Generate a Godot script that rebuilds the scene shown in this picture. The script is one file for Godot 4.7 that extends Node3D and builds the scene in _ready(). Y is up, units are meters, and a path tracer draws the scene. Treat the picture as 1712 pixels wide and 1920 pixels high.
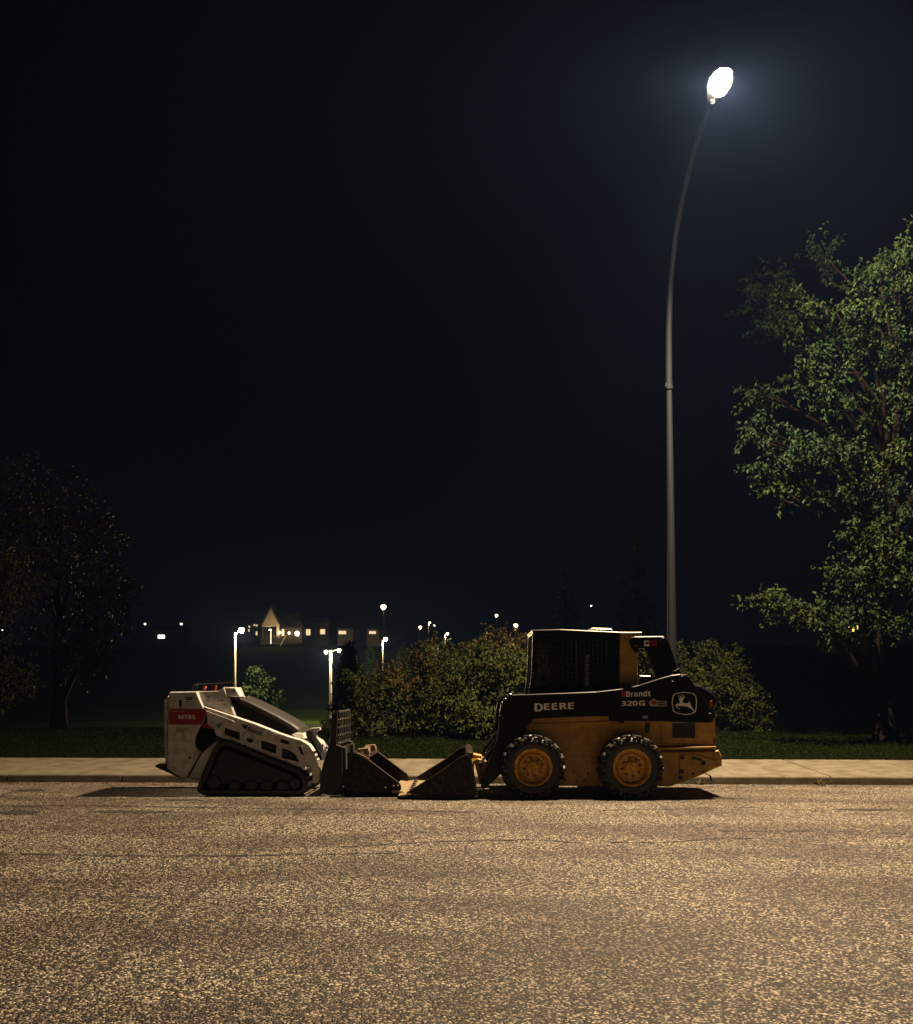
extends Node3D
# Night street: two loaders parked nose to nose at the kerb under a street lamp.

const F := 1680.0      # focal length in photo pixels
const CX := 856.0
const CY := 1253.0     # horizon row of the photo
const EYE := 1.46
const YAW := 0.026

var M := {}
var taken := {}
var rng := RandomNumberGenerator.new()
var root_at := Vector3.ZERO


# ---------- pixel to point on the upright plane z = -D ----------
func P(px: float, py: float, D: float) -> Vector3:
	var u := (px - CX) / F
	var t := D / (u * sin(YAW) + cos(YAW))
	return Vector3(t * (u * cos(YAW) - sin(YAW)), EYE - t * (py - CY) / F, -D)


func pp(a: Array, D: float) -> PackedVector2Array:
	var r := PackedVector2Array()
	for i in range(0, a.size(), 2):
		var p := P(a[i], a[i + 1], D)
		r.append(Vector2(p.x, p.y))
	return r


# ---------- nodes ----------
func numbered(n: String) -> String:
	if not taken.has(n):
		taken[n] = 0
		return n
	taken[n] += 1
	return "%s_%03d" % [n, taken[n]]


func thing(called: String, label: String, category: String, at: Vector3, group := "") -> Node3D:
	var o := Node3D.new()
	o.name = numbered(called)
	add_child(o)
	o.position = at
	o.set_meta("label", label)
	o.set_meta("category", category)
	if group != "":
		o.set_meta("group", group)
	return o


# shapes are given in world coordinates; a child of a thing is shifted back by the thing's place
func obj(called: String, st: SurfaceTool, m: Material, parent: Node3D, base := Vector3.INF) -> MeshInstance3D:
	var o := MeshInstance3D.new()
	o.name = called
	o.mesh = st.commit()
	o.material_override = m
	parent.add_child(o, true)
	if parent != self and not (parent is MeshInstance3D):
		o.position = -parent.position
	return o


func structure(called: String, st: SurfaceTool, m: Material) -> MeshInstance3D:
	var o := obj(called, st, m, self)
	o.set_meta("kind", "structure")
	return o


func S() -> SurfaceTool:
	var st := SurfaceTool.new()
	st.begin(Mesh.PRIMITIVE_TRIANGLES)
	return st


# ---------- shapes ----------
func tri(st: SurfaceTool, a: Vector3, b: Vector3, c: Vector3, out: Vector3) -> void:
	var n := (a - c).cross(a - b)
	if n.length_squared() < 1e-16:
		return
	if n.dot(out) < 0:
		var t := b
		b = c
		c = t
		n = -n
	n = n.normalized()
	for v in [a, b, c]:
		st.set_normal(n)
		st.add_vertex(v)


func quad(st: SurfaceTool, a: Vector3, b: Vector3, c: Vector3, d: Vector3, out: Vector3) -> void:
	tri(st, a, b, c, out)
	tri(st, a, c, d, out)


func area2(p: PackedVector2Array) -> float:
	var s := 0.0
	for i in p.size():
		var q := p[(i + 1) % p.size()]
		s += p[i].x * q.y - q.x * p[i].y
	return s


func ccw(p: PackedVector2Array) -> PackedVector2Array:
	var r := PackedVector2Array()
	for v in p:
		if r.size() == 0 or r[-1].distance_to(v) > 1e-5:
			r.append(v)
	if area2(r) < 0:
		r.reverse()
	return r


func inset(p: PackedVector2Array, b: float) -> PackedVector2Array:
	var r := PackedVector2Array()
	var n := p.size()
	for i in n:
		var e0 := (p[i] - p[(i + n - 1) % n]).normalized()
		var e1 := (p[(i + 1) % n] - p[i]).normalized()
		var n0 := Vector2(-e0.y, e0.x)
		var n1 := Vector2(-e1.y, e1.x)
		var h := n0 + n1
		var k := maxf(h.length_squared() / 2.0, 0.45)
		r.append(p[i] + h / k * b)
	return r


func face(st: SurfaceTool, p: PackedVector2Array, z: float, out: Vector3) -> void:
	var ix := Geometry2D.triangulate_polygon(p)
	for i in range(0, ix.size(), 3):
		tri(st, Vector3(p[ix[i]].x, p[ix[i]].y, z), Vector3(p[ix[i + 1]].x, p[ix[i + 1]].y, z), Vector3(p[ix[i + 2]].x, p[ix[i + 2]].y, z), out)


# an outline with thickness: front face at z = -d0, back face at z = -d1, chamfered front and back edges
func slab(st: SurfaceTool, poly: PackedVector2Array, d0: float, d1: float, b := 0.006, holes := []) -> void:
	var p := ccw(poly)
	var q := inset(p, b) if b > 0 else p
	var zf := -d0
	var zb := -d1
	var faces := [q]
	if holes.size():
		var xs := []
		for h in holes:
			var c := 0.0
			for v in h:
				c += v.x
			xs.append(c / h.size())
		xs.sort()
		xs.append(1e3)
		faces = []
		var x0 := -1e3
		for x1 in xs:
			var band := PackedVector2Array([Vector2(x0, -1e3), Vector2(x1, -1e3), Vector2(x1, 1e3), Vector2(x0, 1e3)])
			var parts := Geometry2D.intersect_polygons(q, band)
			for h in holes:
				var nx := []
				for part in parts:
					nx.append_array(Geometry2D.clip_polygons(part, h))
				parts.assign(nx)
			faces.append_array(parts)
			x0 = x1
	for f in faces:
		face(st, f, zf, Vector3(0, 0, 1))
		face(st, f, zb, Vector3(0, 0, -1))
	var n := p.size()
	for i in n:
		var j := (i + 1) % n
		var e := p[j] - p[i]
		var o := Vector3(e.y, -e.x, 0).normalized()
		if b > 0:
			quad(st, Vector3(q[i].x, q[i].y, zf), Vector3(q[j].x, q[j].y, zf), Vector3(p[j].x, p[j].y, zf - b), Vector3(p[i].x, p[i].y, zf - b), o + Vector3(0, 0, 1))
			quad(st, Vector3(q[i].x, q[i].y, zb), Vector3(q[j].x, q[j].y, zb), Vector3(p[j].x, p[j].y, zb + b), Vector3(p[i].x, p[i].y, zb + b), o - Vector3(0, 0, 1))
		quad(st, Vector3(p[i].x, p[i].y, zf - b), Vector3(p[j].x, p[j].y, zf - b), Vector3(p[j].x, p[j].y, zb + b), Vector3(p[i].x, p[i].y, zb + b), o)
	for h0 in holes:
		var h := ccw(h0)
		for i in h.size():
			var j := (i + 1) % h.size()
			var e: Vector2 = h[j] - h[i]
			quad(st, Vector3(h[i].x, h[i].y, zf), Vector3(h[j].x, h[j].y, zf), Vector3(h[j].x, h[j].y, zb), Vector3(h[i].x, h[i].y, zb), -Vector3(e.y, -e.x, 0))


# ref: the distance at which the outline was read, for the far twin of a near part
func pslab(a: Array, d0: float, d1: float, b := 0.006, ref := 0.0) -> SurfaceTool:
	var st := S()
	slab(st, pp(a, ref if ref > 0 else d0), d0, d1, b)
	return st


func box(st: SurfaceTool, c: Vector3, s: Vector3, basis := Basis(), b := 0.0) -> void:
	var h := s / 2
	var bb := b
	if bb <= 0:
		for ax in 3:
			for sg in [-1.0, 1.0]:
				var n := Vector3.ZERO
				n[ax] = sg
				var u := Vector3.ZERO
				u[(ax + 1) % 3] = 1
				var v := Vector3.ZERO
				v[(ax + 2) % 3] = 1
				quad(st, c + basis * ((n + u + v) * h), c + basis * ((n - u + v) * h), c + basis * ((n - u - v) * h), c + basis * ((n + u - v) * h), basis * n)
		return
	for ax in 3:
		for sg in [-1.0, 1.0]:
			var n := Vector3.ZERO
			n[ax] = sg
			var u := Vector3.ZERO
			u[(ax + 1) % 3] = 1
			var v := Vector3.ZERO
			v[(ax + 2) % 3] = 1
			var hu := u * (h - Vector3.ONE * bb)
			var hv := v * (h - Vector3.ONE * bb)
			var nn := n * h
			quad(st, c + basis * (nn + hu + hv), c + basis * (nn - hu + hv), c + basis * (nn - hu - hv), c + basis * (nn + hu - hv), basis * n)
			# the chamfer strip towards +u and -u of this face
			for s2 in [-1.0, 1.0]:
				var nu := n * (h - Vector3.ONE * bb)
				var uu: Vector3 = u * h * s2
				quad(st, c + basis * (nn + hu * s2 + hv), c + basis * (nn + hu * s2 - hv), c + basis * (nu + uu - hv), c + basis * (nu + uu + hv), basis * (n + u * s2))


func frame_of(d: Vector3) -> Array:
	var up := Vector3.UP if absf(d.y) < 0.9 else Vector3.RIGHT
	var u := d.cross(up).normalized()
	return [u, u.cross(d).normalized()]


func tube(st: SurfaceTool, pts: Array, rad: Array, sides := 8, caps := true) -> void:
	var rings := []
	var nrm := []
	var u := Vector3.ZERO
	for i in pts.size():
		var d: Vector3 = (pts[mini(i + 1, pts.size() - 1)] - pts[maxi(i - 1, 0)]).normalized()
		if i == 0:
			u = frame_of(d)[0]
		else:
			u = (u - d * u.dot(d)).normalized()
		var v := d.cross(u)
		var ring := []
		var nr := []
		for k in sides:
			var a := TAU * k / sides
			var n := u * cos(a) + v * sin(a)
			ring.append(pts[i] + n * float(rad[mini(i, rad.size() - 1)]))
			nr.append(n)
		rings.append(ring)
		nrm.append(nr)
	for i in pts.size() - 1:
		for k in sides:
			var l := (k + 1) % sides
			smooth4(st, rings[i][k], rings[i][l], rings[i + 1][l], rings[i + 1][k], nrm[i][k], nrm[i][l], nrm[i + 1][l], nrm[i + 1][k])
	if caps:
		for e in [0, pts.size() - 1]:
			var o: Vector3 = pts[e] - pts[1 if e == 0 else e - 1]
			for k in sides:
				tri(st, pts[e], rings[e][k], rings[e][(k + 1) % sides], o)


func smooth4(st: SurfaceTool, a: Vector3, b: Vector3, c: Vector3, d: Vector3, na: Vector3, nb: Vector3, nc: Vector3, nd: Vector3) -> void:
	var flip := (a - c).cross(a - b).dot(na + nc) < 0
	var vs := [a, b, c, a, c, d]
	var ns := [na, nb, nc, na, nc, nd]
	for i in ([0, 2, 1, 3, 5, 4] if flip else [0, 1, 2, 3, 4, 5]):
		st.set_normal(ns[i])
		st.add_vertex(vs[i])


# profile (radius, along the axis) from the axis outwards; axis given by a basis whose z is the axis
func lathe(st: SurfaceTool, c: Vector3, prof: Array, sides := 32, basis := Basis()) -> void:
	for i in prof.size() - 1:
		var p: Vector2 = prof[i]
		var q: Vector2 = prof[i + 1]
		var t := (q - p).normalized()
		var nr := -t.y
		var nz := t.x
		for k in sides:
			var a0 := TAU * k / sides
			var a1 := TAU * (k + 1) / sides
			var e0 := Vector3(cos(a0), sin(a0), 0)
			var e1 := Vector3(cos(a1), sin(a1), 0)
			var Z := Vector3(0, 0, 1)
			smooth4(st, c + basis * (e0 * p.x + Z * p.y), c + basis * (e1 * p.x + Z * p.y), c + basis * (e1 * q.x + Z * q.y), c + basis * (e0 * q.x + Z * q.y), basis * (e0 * nr + Z * nz), basis * (e1 * nr + Z * nz), basis * (e1 * nr + Z * nz), basis * (e0 * nr + Z * nz))


func disc(c: Vector3, r: float, depth: float, sides := 16) -> SurfaceTool:
	var st := S()
	lathe(st, c, [Vector2(0, 0), Vector2(r * 0.85, 0), Vector2(r, -r * 0.15), Vector2(r, -depth)], sides)
	return st


func arc(cx: float, cy: float, r: float, a0: float, a1: float, n: int) -> Array:
	var o := []
	for i in n + 1:
		var a := deg_to_rad(lerpf(a0, a1, float(i) / n))
		o.append(cx + r * cos(a))
		o.append(cy - r * sin(a))
	return o


# ---------- materials ----------
func noise_tex(freq: float, size: int, c0: Color, c1: Color, type := FastNoiseLite.TYPE_SIMPLEX_SMOOTH, octaves := 5, sd := 1, offs := [0.0, 1.0]) -> NoiseTexture2D:
	var n := FastNoiseLite.new()
	n.noise_type = type
	n.frequency = freq
	n.fractal_octaves = octaves
	n.seed = sd
	var t := NoiseTexture2D.new()
	t.width = size
	t.height = size
	t.seamless = true
	t.noise = n
	var g := Gradient.new()
	g.offsets = PackedFloat32Array(offs)
	g.colors = PackedColorArray([c0, c1])
	t.color_ramp = g
	return t


func mat(called: String, lin: Color, rough := 0.6, metal := 0.0, spec := 0.5) -> StandardMaterial3D:
	var m := StandardMaterial3D.new()
	m.resource_name = called
	m.albedo_color = lin.linear_to_srgb()
	m.roughness = rough
	m.metallic = metal
	m.metallic_specular = spec
	M[called] = m
	return m


func tri_tex(m: StandardMaterial3D, t: Texture2D, metres: float) -> void:
	m.albedo_texture = t
	m.uv1_triplanar = true
	m.uv1_world_triplanar = true
	m.uv1_scale = Vector3.ONE / metres


func glow(called: String, c: Color, e: float) -> StandardMaterial3D:
	var m := mat(called, Color(0.6, 0.6, 0.6), 0.4)
	m.emission_enabled = true
	m.emission = c
	m.emission_energy_multiplier = e
	return m


func materials() -> void:
	var grime := noise_tex(0.012, 512, Color(0.86, 0.84, 0.81), Color(1, 1, 1), FastNoiseLite.TYPE_SIMPLEX_SMOOTH, 6, 3, [0.2, 0.6])
	var dust := noise_tex(0.02, 512, Color(0.74, 0.71, 0.67), Color(1, 1, 1), FastNoiseLite.TYPE_SIMPLEX_SMOOTH, 6, 8, [0.25, 0.7])
	var m := mat("yellow_paint", Color(0.48, 0.275, 0.034), 0.42)
	tri_tex(m, grime, 1.1)
	m = mat("rim_paint", Color(0.64, 0.35, 0.042), 0.45)
	tri_tex(m, dust, 0.6)
	m = mat("black_paint", Color(0.006, 0.006, 0.0075), 0.35, 0.0, 0.35)
	m = mat("dark_plastic", Color(0.02, 0.02, 0.02), 0.55)
	m = mat("black_steel", Color(0.014, 0.013, 0.012), 0.5)
	tri_tex(m, dust, 0.5)
	m = mat("white_paint", Color(0.62, 0.62, 0.64), 0.42)
	tri_tex(m, grime, 0.8)
	m = mat("dirty_cover", Color(0.4, 0.39, 0.38), 0.6)
	tri_tex(m, grime, 0.7)
	m = mat("hood_black", Color(0.045, 0.045, 0.046), 0.5)
	tri_tex(m, noise_tex(0.03, 512, Color(0.75, 0.75, 0.75), Color(1, 0.95, 0.88), FastNoiseLite.TYPE_SIMPLEX_SMOOTH, 5, 12, [0.35, 0.75]), 0.4)
	mat("worn_steel", Color(0.055, 0.053, 0.05), 0.5)
	m = mat("bronze_pole", Color(0.0115, 0.0145, 0.018), 0.6, 0.0, 0.22)
	m = mat("added_shield", Color(0.01, 0.01, 0.01), 0.1)  # for the shield added to dim light toward pole and trees
	m.transparency = BaseMaterial3D.TRANSPARENCY_ALPHA
	m.albedo_color.a = 0.94
	mat("red_decal", Color(0.32, 0.012, 0.02), 0.4)
	mat("print_white", Color(0.88, 0.87, 0.84), 0.35)
	mat("print_grey", Color(0.34, 0.33, 0.31), 0.5)
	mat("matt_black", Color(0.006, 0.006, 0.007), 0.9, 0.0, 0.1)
	mat("print_black", Color(0.012, 0.012, 0.014), 0.5)
	mat("red_plastic", Color(0.5, 0.02, 0.03), 0.35)
	mat("amber_lens", Color(0.55, 0.13, 0.02), 0.2)
	mat("chrome", Color(0.62, 0.62, 0.62), 0.22, 1.0)
	m = mat("rubber", Color(0.034, 0.033, 0.032), 0.5)
	tri_tex(m, dust, 0.4)
	m = mat("bucket_steel", Color(0.036, 0.027, 0.021), 0.55, 0.0, 0.35)
	tri_tex(m, noise_tex(0.02, 512, Color(0.45, 0.4, 0.36), Color(1, 0.9, 0.8), FastNoiseLite.TYPE_SIMPLEX_SMOOTH, 6, 21, [0.2, 0.75]), 0.7)
	m = mat("worn_edge", Color(0.38, 0.3, 0.2), 0.5)
	tri_tex(m, dust, 0.3)
	m = mat("galvanised", Color(0.02, 0.021, 0.022), 0.5)
	tri_tex(m, grime, 0.9)
	m = mat("bark", Color(0.022, 0.017, 0.013), 0.95, 0.0, 0.2)
	tri_tex(m, dust, 0.3)
	m = mat("tinted_glass", Color(0.02, 0.022, 0.024), 0.05)
	m.transparency = BaseMaterial3D.TRANSPARENCY_ALPHA
	m.albedo_color.a = 0.45
	m = mat("leaf", Color(1, 1, 1), 0.65, 0.0, 0.28)
	m.vertex_color_use_as_albedo = true
	m.backlight_enabled = true
	m.backlight = Color(0.1, 0.13, 0.03).linear_to_srgb() * 0.35
	m = mat("grass_blade", Color(1, 1, 1), 0.9, 0.0, 0.1)
	m.vertex_color_use_as_albedo = true
	# asphalt: chips of stone in dark binder
	m = mat("asphalt", Color(1, 1, 1), 0.6, 0.0, 0.4)
	var n := FastNoiseLite.new()
	n.noise_type = FastNoiseLite.TYPE_CELLULAR
	n.cellular_return_type = FastNoiseLite.RETURN_CELL_VALUE
	n.cellular_jitter = 1.0
	n.frequency = 0.175
	n.fractal_type = FastNoiseLite.FRACTAL_NONE
	n.seed = 5
	n.domain_warp_enabled = true
	n.domain_warp_amplitude = 5.0
	n.domain_warp_frequency = 0.08
	var t := NoiseTexture2D.new()
	t.width = 2048
	t.height = 2048
	t.seamless = true
	t.seamless_blend_skirt = 0.03
	t.noise = n
	var g := Gradient.new()
	var lo := func(r: float, gg: float, b: float) -> Color: return Color(r, gg, b).linear_to_srgb()
	g.offsets = PackedFloat32Array([0.0, 0.38, 0.52, 0.68, 0.84, 1.0])
	g.colors = PackedColorArray([lo.call(0.012, 0.01, 0.0105), lo.call(0.026, 0.021, 0.022), lo.call(0.05, 0.041, 0.041), lo.call(0.11, 0.094, 0.082), lo.call(0.4, 0.35, 0.26), lo.call(0.75, 0.67, 0.5)])
	t.color_ramp = g
	tri_tex(m, t, 3.7)
	var hn := n.duplicate()
	hn.cellular_return_type = FastNoiseLite.RETURN_DISTANCE
	var ht := NoiseTexture2D.new()
	ht.width = 2048
	ht.height = 2048
	ht.seamless = true
	ht.seamless_blend_skirt = 0.03
	ht.noise = hn
	m.heightmap_enabled = true
	m.heightmap_texture = ht
	m.heightmap_scale = -0.9
	m.detail_enabled = true
	m.detail_blend_mode = BaseMaterial3D.BLEND_MODE_MUL
	m.detail_uv_layer = BaseMaterial3D.DETAIL_UV_2
	m.detail_albedo = noise_tex(0.008, 1024, Color(0.78, 0.75, 0.75), Color(1, 1, 1), FastNoiseLite.TYPE_SIMPLEX_SMOOTH, 6, 31, [0.28, 0.62])
	m.uv2_triplanar = true
	m.uv2_world_triplanar = true
	m.uv2_scale = Vector3(1.0 / 24.0, 1.0, 1.0 / 8.0)
	m = mat("concrete", Color(0.155, 0.136, 0.096), 0.85)
	tri_tex(m, noise_tex(0.006, 1024, Color(0.82, 0.8, 0.77), Color(1, 1, 1), FastNoiseLite.TYPE_SIMPLEX_SMOOTH, 8, 41, [0.25, 0.65]), 2.3)
	m.heightmap_enabled = true
	m.heightmap_texture = noise_tex(0.12, 512, Color(0, 0, 0), Color(1, 1, 1), FastNoiseLite.TYPE_SIMPLEX_SMOOTH, 4, 43)
	m.heightmap_scale = 0.12
	m = mat("tar", Color(0.022, 0.019, 0.018), 0.75)
	m = mat("soil", Color(0.035, 0.03, 0.02), 0.95)
	m = mat("lawn", Color(0.02, 0.036, 0.009), 0.95, 0.0, 0.1)
	tri_tex(m, noise_tex(0.03, 512, Color(0.6, 0.62, 0.5), Color(1, 1, 1), FastNoiseLite.TYPE_SIMPLEX_SMOOTH, 6, 51, [0.25, 0.7]), 3.0)
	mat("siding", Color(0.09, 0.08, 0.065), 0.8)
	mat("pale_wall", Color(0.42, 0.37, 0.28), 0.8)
	mat("shingle", Color(0.03, 0.03, 0.032), 0.9)
	mat("trim", Color(0.6, 0.56, 0.48), 0.7)
	glow("lamp_glow", Color(1.0, 0.9, 0.58), 4.0)
	glow("far_glow", Color(1.0, 0.92, 0.75), 5.0)
	glow("white_glow", Color(1.0, 0.97, 0.92), 3.0)
	glow("window_glow", Color(1.0, 0.86, 0.66), 1.1)
	glow("yellow_glow", Color(1.0, 0.85, 0.35), 2.0)


# ---------- the street ----------
func road_y(d: float) -> float:   # height of the road at distance d in front of the camera
	return 0.04 - 0.0245 * maxf(0.0, d - 8.35)


func ground_y(x: float, d: float) -> float:
	var prof := [[13.5, 0.075], [17.0, 0.11], [20.0, 0.1], [26.0, -0.5], [40.0, -1.6], [58.0, -1.9], [80.0, -0.4], [120.0, 3.0], [150.0, 5.0], [200.0, 6.2], [300.0, 7.6], [500.0, 10.0]]
	if d <= 13.5:
		return 0.075
	for i in prof.size() - 1:
		if d <= prof[i + 1][0]:
			var t: float = (d - prof[i][0]) / (prof[i + 1][0] - prof[i][0])
			return lerpf(prof[i][1], prof[i + 1][1], t) + 0.25 * sin(x * 0.11 + d * 0.07) * clampf((d - 22.0) / 20.0, 0.0, 1.0)
	return 10.0


func build_ground() -> void:
	# lawn and land behind the pavement, right to the far hill
	var st := S()
	var ds := [13.53, 13.6, 14.5, 15.5, 17.0, 18.5, 20.0, 23.0, 26.0, 30.0, 35.0, 40.0, 48.0, 58.0, 68.0, 80.0, 95.0, 110.0, 120.0, 135.0, 150.0, 175.0, 200.0, 250.0, 300.0, 400.0, 500.0]
	for i in ds.size() - 1:
		var w := maxf(30.0, ds[i + 1] * 1.5)
		for k in 40:
			var x0 := -w + 2 * w * k / 40
			var x1 := -w + 2 * w * (k + 1) / 40
			var a := Vector3(x0, ground_y(x0, ds[i]), -ds[i])
			var b := Vector3(x1, ground_y(x1, ds[i]), -ds[i])
			var c := Vector3(x1, ground_y(x1, ds[i + 1]), -ds[i + 1])
			var d := Vector3(x0, ground_y(x0, ds[i + 1]), -ds[i + 1])
			quad(st, a, b, c, d, Vector3.UP)
	structure("lawn", st, M.lawn)
	# the road with its fall to the gutter
	st = S()
	var rd := [-9.0, 0.0, 4.0, 8.35, 9.5, 10.5, 11.66]
	for i in rd.size() - 1:
		for k in 12:
			var x0 := -60.0 + 10 * k
			quad(st, Vector3(x0, road_y(rd[i]), -rd[i]), Vector3(x0 + 10, road_y(rd[i]), -rd[i]), Vector3(x0 + 10, road_y(rd[i + 1]), -rd[i + 1]), Vector3(x0, road_y(rd[i + 1]), -rd[i + 1]), Vector3.UP)
	structure("road", st, M.asphalt)
	# opposite verge behind the camera
	st = S()
	box(st, Vector3(0, 0.02, 30), Vector3(120, 0.2, 42), Basis())
	structure("verge", st, M.lawn)
	# soil bed under pavement and kerb, seen only in the joints
	st = S()
	box(st, Vector3(0, -0.12, -12.62), Vector3(120, 0.22, 1.9), Basis())
	structure("pavement_bed", st, M.soil)
	# kerb stones and pavement slabs
	var kerb := Node3D.new()
	kerb.name = "kerb"
	kerb.set_meta("kind", "structure")
	add_child(kerb)
	var walk := Node3D.new()
	walk.name = "pavement"
	walk.set_meta("kind", "structure")
	add_child(walk)
	var step := P(446, 1465, 11.66).x - P(228, 1465, 11.66).x
	var x := P(228, 1465, 11.66).x - step * 10
	rng.seed = 77
	for k in 26:
		var a := x + step * k
		var g := 0.007
		var top := 0.062 + rng.randf_range(-0.003, 0.003)
		var prof := PackedVector2Array([Vector2(-11.66, -0.1), Vector2(-11.672, top - 0.022), Vector2(-11.678, top - 0.008), Vector2(-11.69, top), Vector2(-11.86, top + 0.004), Vector2(-11.86, -0.1)])
		st = S()
		prism_x(st, prof, a + g * 1.6, a + step - g * 1.6)
		obj("kerb_stone", st, M.concrete, kerb)
		st = S()
		var t2 := 0.066 + rng.randf_range(-0.002, 0.003)
		var b := 0.008
		prism_x(st, PackedVector2Array([Vector2(-11.867, -0.1), Vector2(-11.867, t2 - b), Vector2(-11.867 - b, t2), Vector2(-13.53 + b, t2 + 0.028), Vector2(-13.53, t2 + 0.028 - b), Vector2(-13.53, -0.1)]), a + g * 1.5, a + step - g * 1.5)
		obj("pavement_slab", st, M.concrete, walk)
	# cracks and patches of tar in the road, thin sheets laid on it
	var cr := 0
	for c in [[[0, 1606, 300, 1609, 520, 1606, 760, 1600], 0.017], [[640, 1590, 800, 1580, 1000, 1574, 1060, 1578, 1230, 1579, 1360, 1569, 1480, 1571], 0.014], [[0, 1516, 140, 1513, 330, 1516, 620, 1519, 900, 1523], 0.024], [[1350, 1556, 1560, 1556, 1712, 1561], 0.016], [[1100, 1520, 1400, 1512, 1700, 1528], 0.015]]:
		st = S()
		crack(st, c[0], c[1], 100 + cr)
		cr += 1
		structure("road_crack" if cr == 1 else "road_crack_%03d" % (cr - 1), st, M.tar)
	var tp := 0
	for c in [[175, 1523, 330, 1527, 6], [305, 1501, 375, 1502, 4], [0, 1526, 70, 1529, 7], [1545, 1511, 1700, 1520, 4], [1240, 1494, 1420, 1497, 3], [20, 1486, 90, 1485, 4]]:
		st = S()
		patch(st, c, 200 + tp)
		tp += 1
		structure("tar_patch" if tp == 1 else "tar_patch_%03d" % (tp - 1), st, M.tar)


func prism_x(st: SurfaceTool, prof: PackedVector2Array, x0: float, x1: float) -> void:   # profile of (z, y)
	var n := prof.size()
	var c := Vector2.ZERO
	for v in prof:
		c += v / n
	for i in n:
		var p := prof[i]
		var q := prof[(i + 1) % n]
		var e := q - p
		var o := Vector3(0, e.x, -e.y)
		if o.dot(Vector3(0, (p.y + q.y) / 2 - c.y, (p.x + q.x) / 2 - c.x)) < 0:
			o = -o
		quad(st, Vector3(x0, p.y, p.x), Vector3(x1, p.y, p.x), Vector3(x1, q.y, q.x), Vector3(x0, q.y, q.x), o)
	var ix := Geometry2D.triangulate_polygon(prof)
	for i in range(0, ix.size(), 3):
		for xx in [x0, x1]:
			tri(st, Vector3(xx, prof[ix[i]].y, prof[ix[i]].x), Vector3(xx, prof[ix[i + 1]].y, prof[ix[i + 1]].x), Vector3(xx, prof[ix[i + 2]].y, prof[ix[i + 2]].x), Vector3(1 if xx == x1 else -1, 0, 0))


func on_road(px: float, py: float) -> Vector3:
	var d := 6.0
	for i in 12:
		d = (EYE - road_y(d)) * F / (py - CY)
	var p := P(px, py, d)
	return Vector3(p.x, road_y(d), -d)


func crack(st: SurfaceTool, a: Array, w: float, sd: int) -> void:
	rng.seed = sd
	var line := []
	for i in range(0, a.size() - 2, 2):
		var p := on_road(a[i], a[i + 1])
		var q := on_road(a[i + 2], a[i + 3])
		var n := int(p.distance_to(q) / 0.07)
		for k in n:
			var v := p.lerp(q, float(k) / n)
			v.z += rng.randf_range(-0.018, 0.018)
			line.append(v)
	for i in line.size() - 1:
		if rng.randf() < 0.06:
			continue
		var w0 := w * rng.randf_range(0.25, 1.1)
		var up := Vector3(0, 0.004, 0)
		var s := Vector3(0, 0, w0)
		quad(st, line[i] + up - s, line[i] + up + s, line[i + 1] + up + s, line[i + 1] + up - s, Vector3.UP)


func patch(st: SurfaceTool, c: Array, sd: int) -> void:
	rng.seed = sd
	var a := on_road(c[0], c[1])
	var b := on_road(c[2], c[3])
	var mid := (a + b) / 2 + Vector3(0, 0.004, 0)
	var hx := (b.x - a.x) / 2
	var hz: float = c[4] * 0.5 * a.length() * a.length() / (EYE * F)
	var last := Vector3.ZERO
	var first := Vector3.ZERO
	for k in 29:
		var an := TAU * k / 28
		var r := rng.randf_range(0.7, 1.05)
		var v := mid + Vector3(cos(an) * hx * r, 0, sin(an) * hz * r)
		v.y = road_y(-v.z) + 0.004
		if k == 28:
			v = first
		if k == 0:
			first = v
		else:
			tri(st, mid, last, v, Vector3.UP)
		last = v


# ---------- foliage ----------
func leaf(pos: PackedVector3Array, nor: PackedVector3Array, col: PackedColorArray, at: Vector3, dir: Vector3, up: Vector3, l: float, w: float, c: Color) -> void:
	var side := dir.cross(up).normalized()
	var n := side.cross(dir).normalized()
	var mid := at + dir * l * 0.45
	var tip := at + dir * l - n * l * 0.12
	var fold := n * w * 0.25
	var L := mid + side * w * 0.5 + fold
	var R := mid - side * w * 0.5 + fold
	var n1 := (L - at).cross(tip - at).normalized()
	if n1.dot(n) < 0:
		n1 = -n1
	var n2 := (R - at).cross(tip - at).normalized()
	if n2.dot(n) < 0:
		n2 = -n2
	for v in [at, tip, L]:
		pos.append(v)
		nor.append(n1)
		col.append(c)
	for v in [at, R, tip]:
		pos.append(v)
		nor.append(n2)
		col.append(c)


func rand_dir() -> Vector3:
	return Vector3(rng.randfn(), rng.randfn(), rng.randfn()).normalized()


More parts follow.
